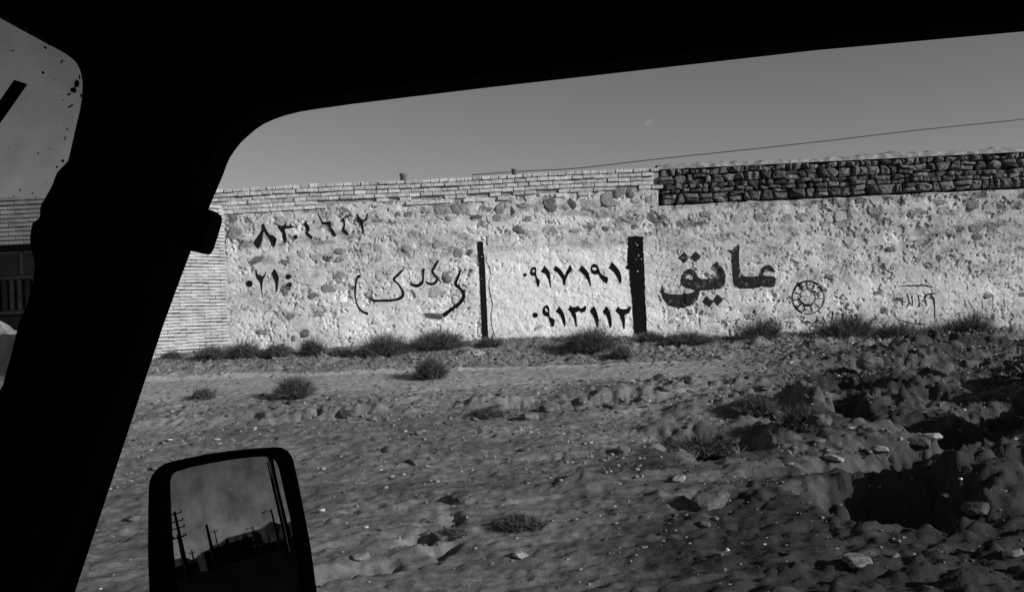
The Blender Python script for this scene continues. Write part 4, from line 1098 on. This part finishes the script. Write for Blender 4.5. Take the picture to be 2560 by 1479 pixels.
bm = bmesh.new(); bm.from_mesh(glass.data); bmesh.ops.remove_doubles(bm, verts=bm.verts[:], dist=1e-5)
seen = set(); kill = []
for f in bm.faces:
    k_ = tuple(sorted(v.index for v in f.verts))
    if k_ in seen: kill.append(f)
    seen.add(k_)
bmesh.ops.delete(bm, geom=kill, context='FACES'); bm.to_mesh(glass.data); bm.free()
# mud specks stuck on the glass
specks = [(106,179,9,6,.5),(152,152,14,5,-1.0),(188,205,13,26,.1),(182,222,18,12,.3),(170,232,10,5,-.5),(173,262,14,5,-.6),(178,258,6,4,.2),(154,396,9,9,0),(140,411,6,6,0),(94,377,5,5,0),(80,476,5,6,0),(50,468,3,7,.3),(34,483,3,5,.3),(122,366,3,3,0),(135,196,3,3,0),(152,234,4,3,0),(112,118,12,6,.4),(120,110,8,5,0),(30,125,7,4,0),(113,449,3,3,0),(21,364,3,2,0),(124,367,2,2,0),(177,291,3,2,0),(160,340,5,9,.2),(165,318,6,5,.2),(155,247,6,3,0),(199,236,5,12,0),(196,190,6,14,0),(45,420,2,2,0),(75,323,2,2,0),(60,240,2,2,0),(140,300,2,2,0)]
V = []; F = []
for sx, sy, a, b, an in specks:
    base = len(V); n = 9
    for k in range(n):
        th = 6.283 * k / n; rr = random.uniform(.55, 1.15); ex = a * rr * math.cos(th); ey = b * rr * math.sin(th)
        V.append(tuple(Vector(on_plane(sx * K * 1.0 + (ex * math.cos(an) - ey * math.sin(an)) * .55, sy * K + (ex * math.sin(an) + ey * math.cos(an)) * .55, W0 + WN * .008, WN)) - VO))
    F.append(tuple(range(base, base + n)))
sp = link('mud_specks', pymesh('mud_specks', V, F), van, mat_plain('dried_mud', .02, .9, .1, .3, 40)); sp['kind'] = 'stuff'
# wiper blade across the lower corner of the glass
wpp = [(-60, 355), (0, 265), (43, 203), (69, 211), (0, 309), (-50, 382)]
def wp2(px, py):
    p = on_plane(px, py, W0 + WN * .03, WN) - W0 - WN * .03; return (float(p @ WA), float(p @ WB))
plate('wiper', lambda p: ws3(p) + WN * .03, [[wp2(a, b) for a, b in wpp]], tuple(WN * .004), M_RUBBER)

# door mirror
MN = np.array([math.cos(math.radians(-33)) * math.cos(math.radians(8.1)), math.sin(math.radians(-33)) * math.cos(math.radians(8.1)), math.sin(math.radians(8.1))])
MP = EYE + ray(570, 1300) * 1.22
MA = np.cross([0, 0, 1.0], MN); MA /= np.linalg.norm(MA); MB_ = np.cross(MN, MA)
def mz(zx, zy, off=0.0):
    p = on_plane(350 + zx / 3.843, 1100 + zy / 3.843, MP + MN * off, MN) - (MP + MN * off); return (float(p @ MA), float(p @ MB_))
def m3(off): return lambda p: MP + MN * off + MA * p[0] + MB_ * p[1]
house = [(90,1456),(76,1100),(78,700),(84,440),(95,380),(118,330),(160,275),(230,225),(330,195),(500,160),(700,122),(900,95),(1100,76),(1280,64),(1360,68),(1420,100),(1455,145),(1478,210),(1520,400),(1580,700),(1640,1020),(1700,1456),(1760,1900),(1740,1960),(1600,1990),(300,2040),(150,2020),(100,1960)]
glassl = [(345,1280),(325,1100),(310,900),(298,650),(289,420),(292,375),(305,335),(340,300),(480,258),(700,212),(950,172),(1130,154),(1230,150),(1290,156),(1330,180),(1355,215),(1375,270),(1440,560),(1478,720),(1497,830),(1510,900),(1560,1200),(1600,1800),(1500,1840),(420,1860),(375,1500)]
H2 = [mz(a, b, .004) for a, b in house]; G2 = [mz(a, b, .004) for a, b in glassl]
DV = (MP - EYE) / np.linalg.norm(MP - EYE)
mm_ = plate('mirror_housing', m3(.004), [H2, G2], tuple(DV * .02), M_RUBBER)
# rounded back shell
hc = np.mean(np.array(H2), 0); V = []; NR = 6
for r_i in range(NR + 1):
    a = r_i / NR * math.pi / 2; sc_ = .96 * math.cos(a) ** .55 if r_i < NR else .02; dep = -.004 - .075 * math.sin(a)
    for p in H2:
        q = hc + (np.array(p) - hc) * (sc_ * .995); V.append(MP + MN * .002 - DV * dep * 1.0 + MA * q[0] + MB_ * q[1] - np.array(VO))
n = len(H2); F = [(i * n + k, i * n + (k + 1) % n, (i + 1) * n + (k + 1) % n, (i + 1) * n + k) for i in range(NR) for k in range(n)]
link('mirror_shell', pymesh('mirror_shell', V, F, True), van, M_RUBBER)
arm0 = Vector(MP + MB_ * -.17 - MN * .04) - VO
link('mirror_arm', tube('mirror_arm', [tuple(arm0), tuple(arm0 + Vector((.0, -.06, -.05))), tuple(arm0 + Vector((.02, -.30, -.12)))], .014, 10, M_RUBBER), van)
g_m = bpy.data.materials.new('dirty_mirror'); g_m.use_nodes = True; t = g_m.node_tree; t.nodes.clear()
om = t.nodes.new('ShaderNodeOutputMaterial'); gs = t.nodes.new('ShaderNodeBsdfGlossy'); gs.inputs['Roughness'].default_value = .0
df = t.nodes.new('ShaderNodeBsdfDiffuse'); df.inputs['Color'].default_value = gray(.015); mx1 = t.nodes.new('ShaderNodeMixShader'); mx1.inputs[0].default_value = .12
tcn = t.nodes.new('ShaderNodeTexCoord'); mp = t.nodes.new('ShaderNodeMapping'); mp.inputs['Scale'].default_value = (1, 1, 1)
nz = t.nodes.new('ShaderNodeTexNoise'); nz.inputs['Scale'].default_value = 34; nz.inputs['Detail'].default_value = 9; nz.inputs['Roughness'].default_value = .65
r2 = t.nodes.new('ShaderNodeMapRange'); r2.inputs['From Min'].default_value = .3; r2.inputs['From Max'].default_value = .7; r2.inputs['To Min'].default_value = .15; r2.inputs['To Max'].default_value = .055
t.links.new(tcn.outputs['Object'], nz.inputs['Vector']); t.links.new(nz.outputs[0], r2.inputs['Value']); t.links.new(r2.outputs[0], gs.inputs['Color'])
t.links.new(gs.outputs[0], mx1.inputs[1]); t.links.new(df.outputs[0], mx1.inputs[2]); t.links.new(mx1.outputs[0], om.inputs[0])
gbig = [mz(a, b, 0) for a, b in [(240,1300),(230,330),(280,240),(1200,110),(1330,120),(1420,200),(1560,900),(1660,1880),(300,1900)]]
vme = [tuple(Vector(m3(.0)(p)) - VO) for p in gbig]
mg = link('mirror_glass', pymesh('mirror_glass', vme, [tuple(range(len(vme)))]), mm_, g_m)
div = [mz(a, b, .002) for a, b in [(1243,140),(1272,140),(1300,290),(1345,500),(1400,720),(1440,900),(1452,1090),(1430,1090),(1395,900),(1350,700),(1300,450),(1270,280)]]
plate('mirror_divider', m3(.002), [div], tuple(-MN * .001), M_RUBBER, mm_)
div = [mz(a, b, .0025) for a, b in [(1242,205),(1250,205),(1292,400),(1350,640),(1405,880),(1443,1078),(1436,1082),(1396,890),(1342,650),(1284,400)]]
plate('mirror_edge', m3(.0025), [div], tuple(-MN * .001), mat_plain('bright_bevel', .12, .3, .6, .1, 10), mm_)

# --------------------------------------------------------------- what the door mirror shows: the road behind
def refl(zx, zy, xdist):
    px, py = 350 + zx / 3.843, 1100 + zy / 3.843
    d = ray(px, py); P_ = on_plane(px, py, MP, MN); r = d - 2 * (d @ MN) * MN
    return P_ + r * ((xdist - P_[0]) / r[0])
POLES = [ # top zx,zy, distance, radius, crossarm heights below the top (m), label
 (330, 680, 90, .14, (.25, .95, 1.55, 2.35), 'tall utility pole with four crossarms, nearest in the mirror'),
 (360, 900, 96, .13, (.35,), 'shorter utility pole beside the four-armed one in the mirror'),
 (637, 805, 105, .16, (), 'bare thick pole in the middle of the mirror'),
 (712, 855, 140, .09, (.3,), 'thin pole right of the bare thick one in the mirror'),
 (495, 1052, 170, .13, (.5,), 'distant short pole with a forked top in the mirror'),
 (1080, 825, 150, .11, (), 'thin lamp post behind the flat roof in the mirror'),
 (1210, 845, 190, .09, (), 'faint far post beside the hills in the mirror'),
 (1258, 660, 110, .12, (), 'street lamp post at the right of the mirror'),
]
for i, (zx, zy, dist, rad, arms, lab) in enumerate(POLES):
    tp = refl(zx, zy, dist); gz = 0.0
    root = empty('utility_pole' if i not in (5, 7) else 'street_lamp', (tp[0], tp[1], gz))
    props(root, lab, 'utility pole' if i not in (5, 7) else 'street lamp', 'poles along the road behind the van')
    hgt = tp[2]
    link('pole', tube('pole', [(0, 0, -.2), (0, 0, hgt * .5), (0, 0, hgt)], [rad * 1.25, rad * 1.1, rad * .8], 8, M_WOOD), root)
    for a in arms:
        L = .62 if i < 2 else .45
        ca = link('crossarm', box_mesh('crossarm', -.06, .06, -L, L, hgt - a - .05, hgt - a + .05, (0, 0, 0)), root, M_WOOD)
        for s in (-1, 1):
            ins = link('insulator', lathe('insulator', [(0, 0), (.05, .0), (.07, .07), (.04, .1), (.06, .16), (0, .2)], 8), ca, M_METAL); ins.location = (0, s * L * .9, hgt - a + .05)
    if i in (5, 7):
        link('lamp_arm', tube('lamp_arm', [(0, 0, hgt - .3), (0, -.35, hgt - .12), (0, -.7, hgt - .1)], .035, 6, M_METAL), root)
        link('lamp_head', box_mesh('lamp_head', -.14, .14, -1.1, -.65, hgt - .18, hgt - .06, (0, 0, 0), .03), root, M_METAL)
# long flat-roofed building
A1 = refl(690, 1040, 150); B1 = refl(1072, 926, 150)
y0, y1 = sorted((A1[1], B1[1])); hb = (A1[2] + B1[2]) / 2
bld = empty('flat_roofed_building', (158, (y0 + y1) / 2, 0)); BO = (158, (y0 + y1) / 2, 0)
props(bld, 'dark flat-roofed building beside the road, seen in the door mirror', 'building')
link('walls', box_mesh('walls', 150, 174, y0, y1, -.3, hb - .12, BO), bld, M_DARKWALL)
link('roof', box_mesh('roof', 149.7, 174.2, y0 - .2, y1 + .2, hb - .118, hb + .05, BO, .08), bld, M_DARKWALL)
link('chimney', box_mesh('chimney', 151, 151.6, y0 + (y1 - y0) * .37, y0 + (y1 - y0) * .37 + .5, hb + .052, hb + .8, BO), bld, M_DARKWALL)
for k in range(4):
    yy = y0 + (y1 - y0) * (.15 + .23 * k)
    w_ = link('window', box_mesh('window', 149.93, 150.02, yy - .6, yy + .6, 1.2, 2.6, BO), bld, M_METAL)
    link('sill', box_mesh('sill', 149.85, 150.02, yy - .7, yy + .7, 1.1, 1.197, BO), w_, M_DARKWALL)
A4 = refl(622, 1078, 150)
link('annex', box_mesh('annex', 152, 170, y0 - (A1[1] - A4[1]), y0 - .21, -.3, A4[2], BO), bld, M_DARKWALL)
# roadside walls and trees that close the view
A2 = refl(340, 1215, 180); B2 = refl(640, 1145, 180)
o = link('roadside_wall', box_mesh('roadside_wall', 179, 180, A2[1] - 8, B2[1] + 1.5, -.3, max(A2[2], 1.6), (0, 0, 0)), None, M_DARKWALL); props(o, 'long low dark wall far down the road, seen in the mirror', 'wall')
A3 = refl(1100, 1040, 185); B3 = refl(1420, 960, 185)
o = link('yard_wall', box_mesh('yard_wall', 184, 185, min(A3[1], B3[1]) - 1, max(A3[1], B3[1]) + 30, -.3, max(A3[2], B3[2]) * .9, (0, 0, 0)), None, M_DARKWALL); props(o, 'dark yard wall right of the flat-roofed building in the mirror', 'wall')
tt = refl(1212, 972, 150)
tree = empty('roadside_tree', (tt[0], tt[1], 0)); props(tree, 'small round dark tree beside the yard wall in the mirror', 'tree')
link('trunk', tube('trunk', [(0, 0, -.2), (0.05, 0, tt[2] * .5), (0, 0, tt[2] * .75)], [.16, .12, .06], 8, M_WOOD), tree)
V = []; F = []; rr_ = np.random.default_rng(77)
for k in range(2600):
    d = rr_.normal(0, 1, 3); d /= np.linalg.norm(d); q = d * (rr_.random() ** .4) * np.array([2.2, 2.2, 1.9]) * (.8 + .3 * vnoise(d[0] * 3 + 5, d[1] * 3 + 5, 3)) + np.array([0, 0, tt[2] - 1.9])
    a = rr_.normal(0, .16, 3); b_ = rr_.normal(0, .16, 3); b = len(V); V += [tuple(q), tuple(q + a), tuple(q + b_)]; F.append((b, b + 1, b + 2))
me = fastmesh('crown', np.array(V), np.array(F), False); me.materials.append(mat_plain('dark_foliage', .05, .9, .1, .3, 2)); link('crown', me, tree)
# hills far behind
hp = [(-600,1190),(100,1165),(340,1140),(450,1128),(505,1150),(560,1120),(640,1078),(700,1040),(760,1000),(800,955),(840,930),(950,905),(1080,868),(1150,850),(1200,820),(1240,782),(1290,780),(1330,800),(1390,798),(1440,780),(1480,755),(1510,780),(1700,760),(2200,700)]
HX = 2600.0; ridge = [refl(a, b, HX) for a, b in hp]; ridge = resample(np.array(ridge), 140)
V = []
for i, p in enumerate(ridge):
    wob = 1 + .03 * float(fbm(np.array(i * .4), np.array(2.), 211, 3))
    for k, (dx, f) in enumerate(((-700, 0), (-420, .35), (-200, .75), (0, 1), (350, .7), (800, 0))):
        nz_ = 0 if k in (3,) else 25 * float(fbm(np.array(i * .22), np.array(k * 1.7), 215, 3))
        V.append((HX + dx, p[1] * (1 + dx / HX), -5 + (p[2] + 5) * f * (wob if k != 3 else 1) + nz_ * (f > 0)))
me = fastmesh('distant_hills', np.array(V), grid_faces(len(ridge), 6), True)
props(link('distant_hills', me, mat=M_HILL), 'bare hills on the horizon behind the van', None, None, 'structure')
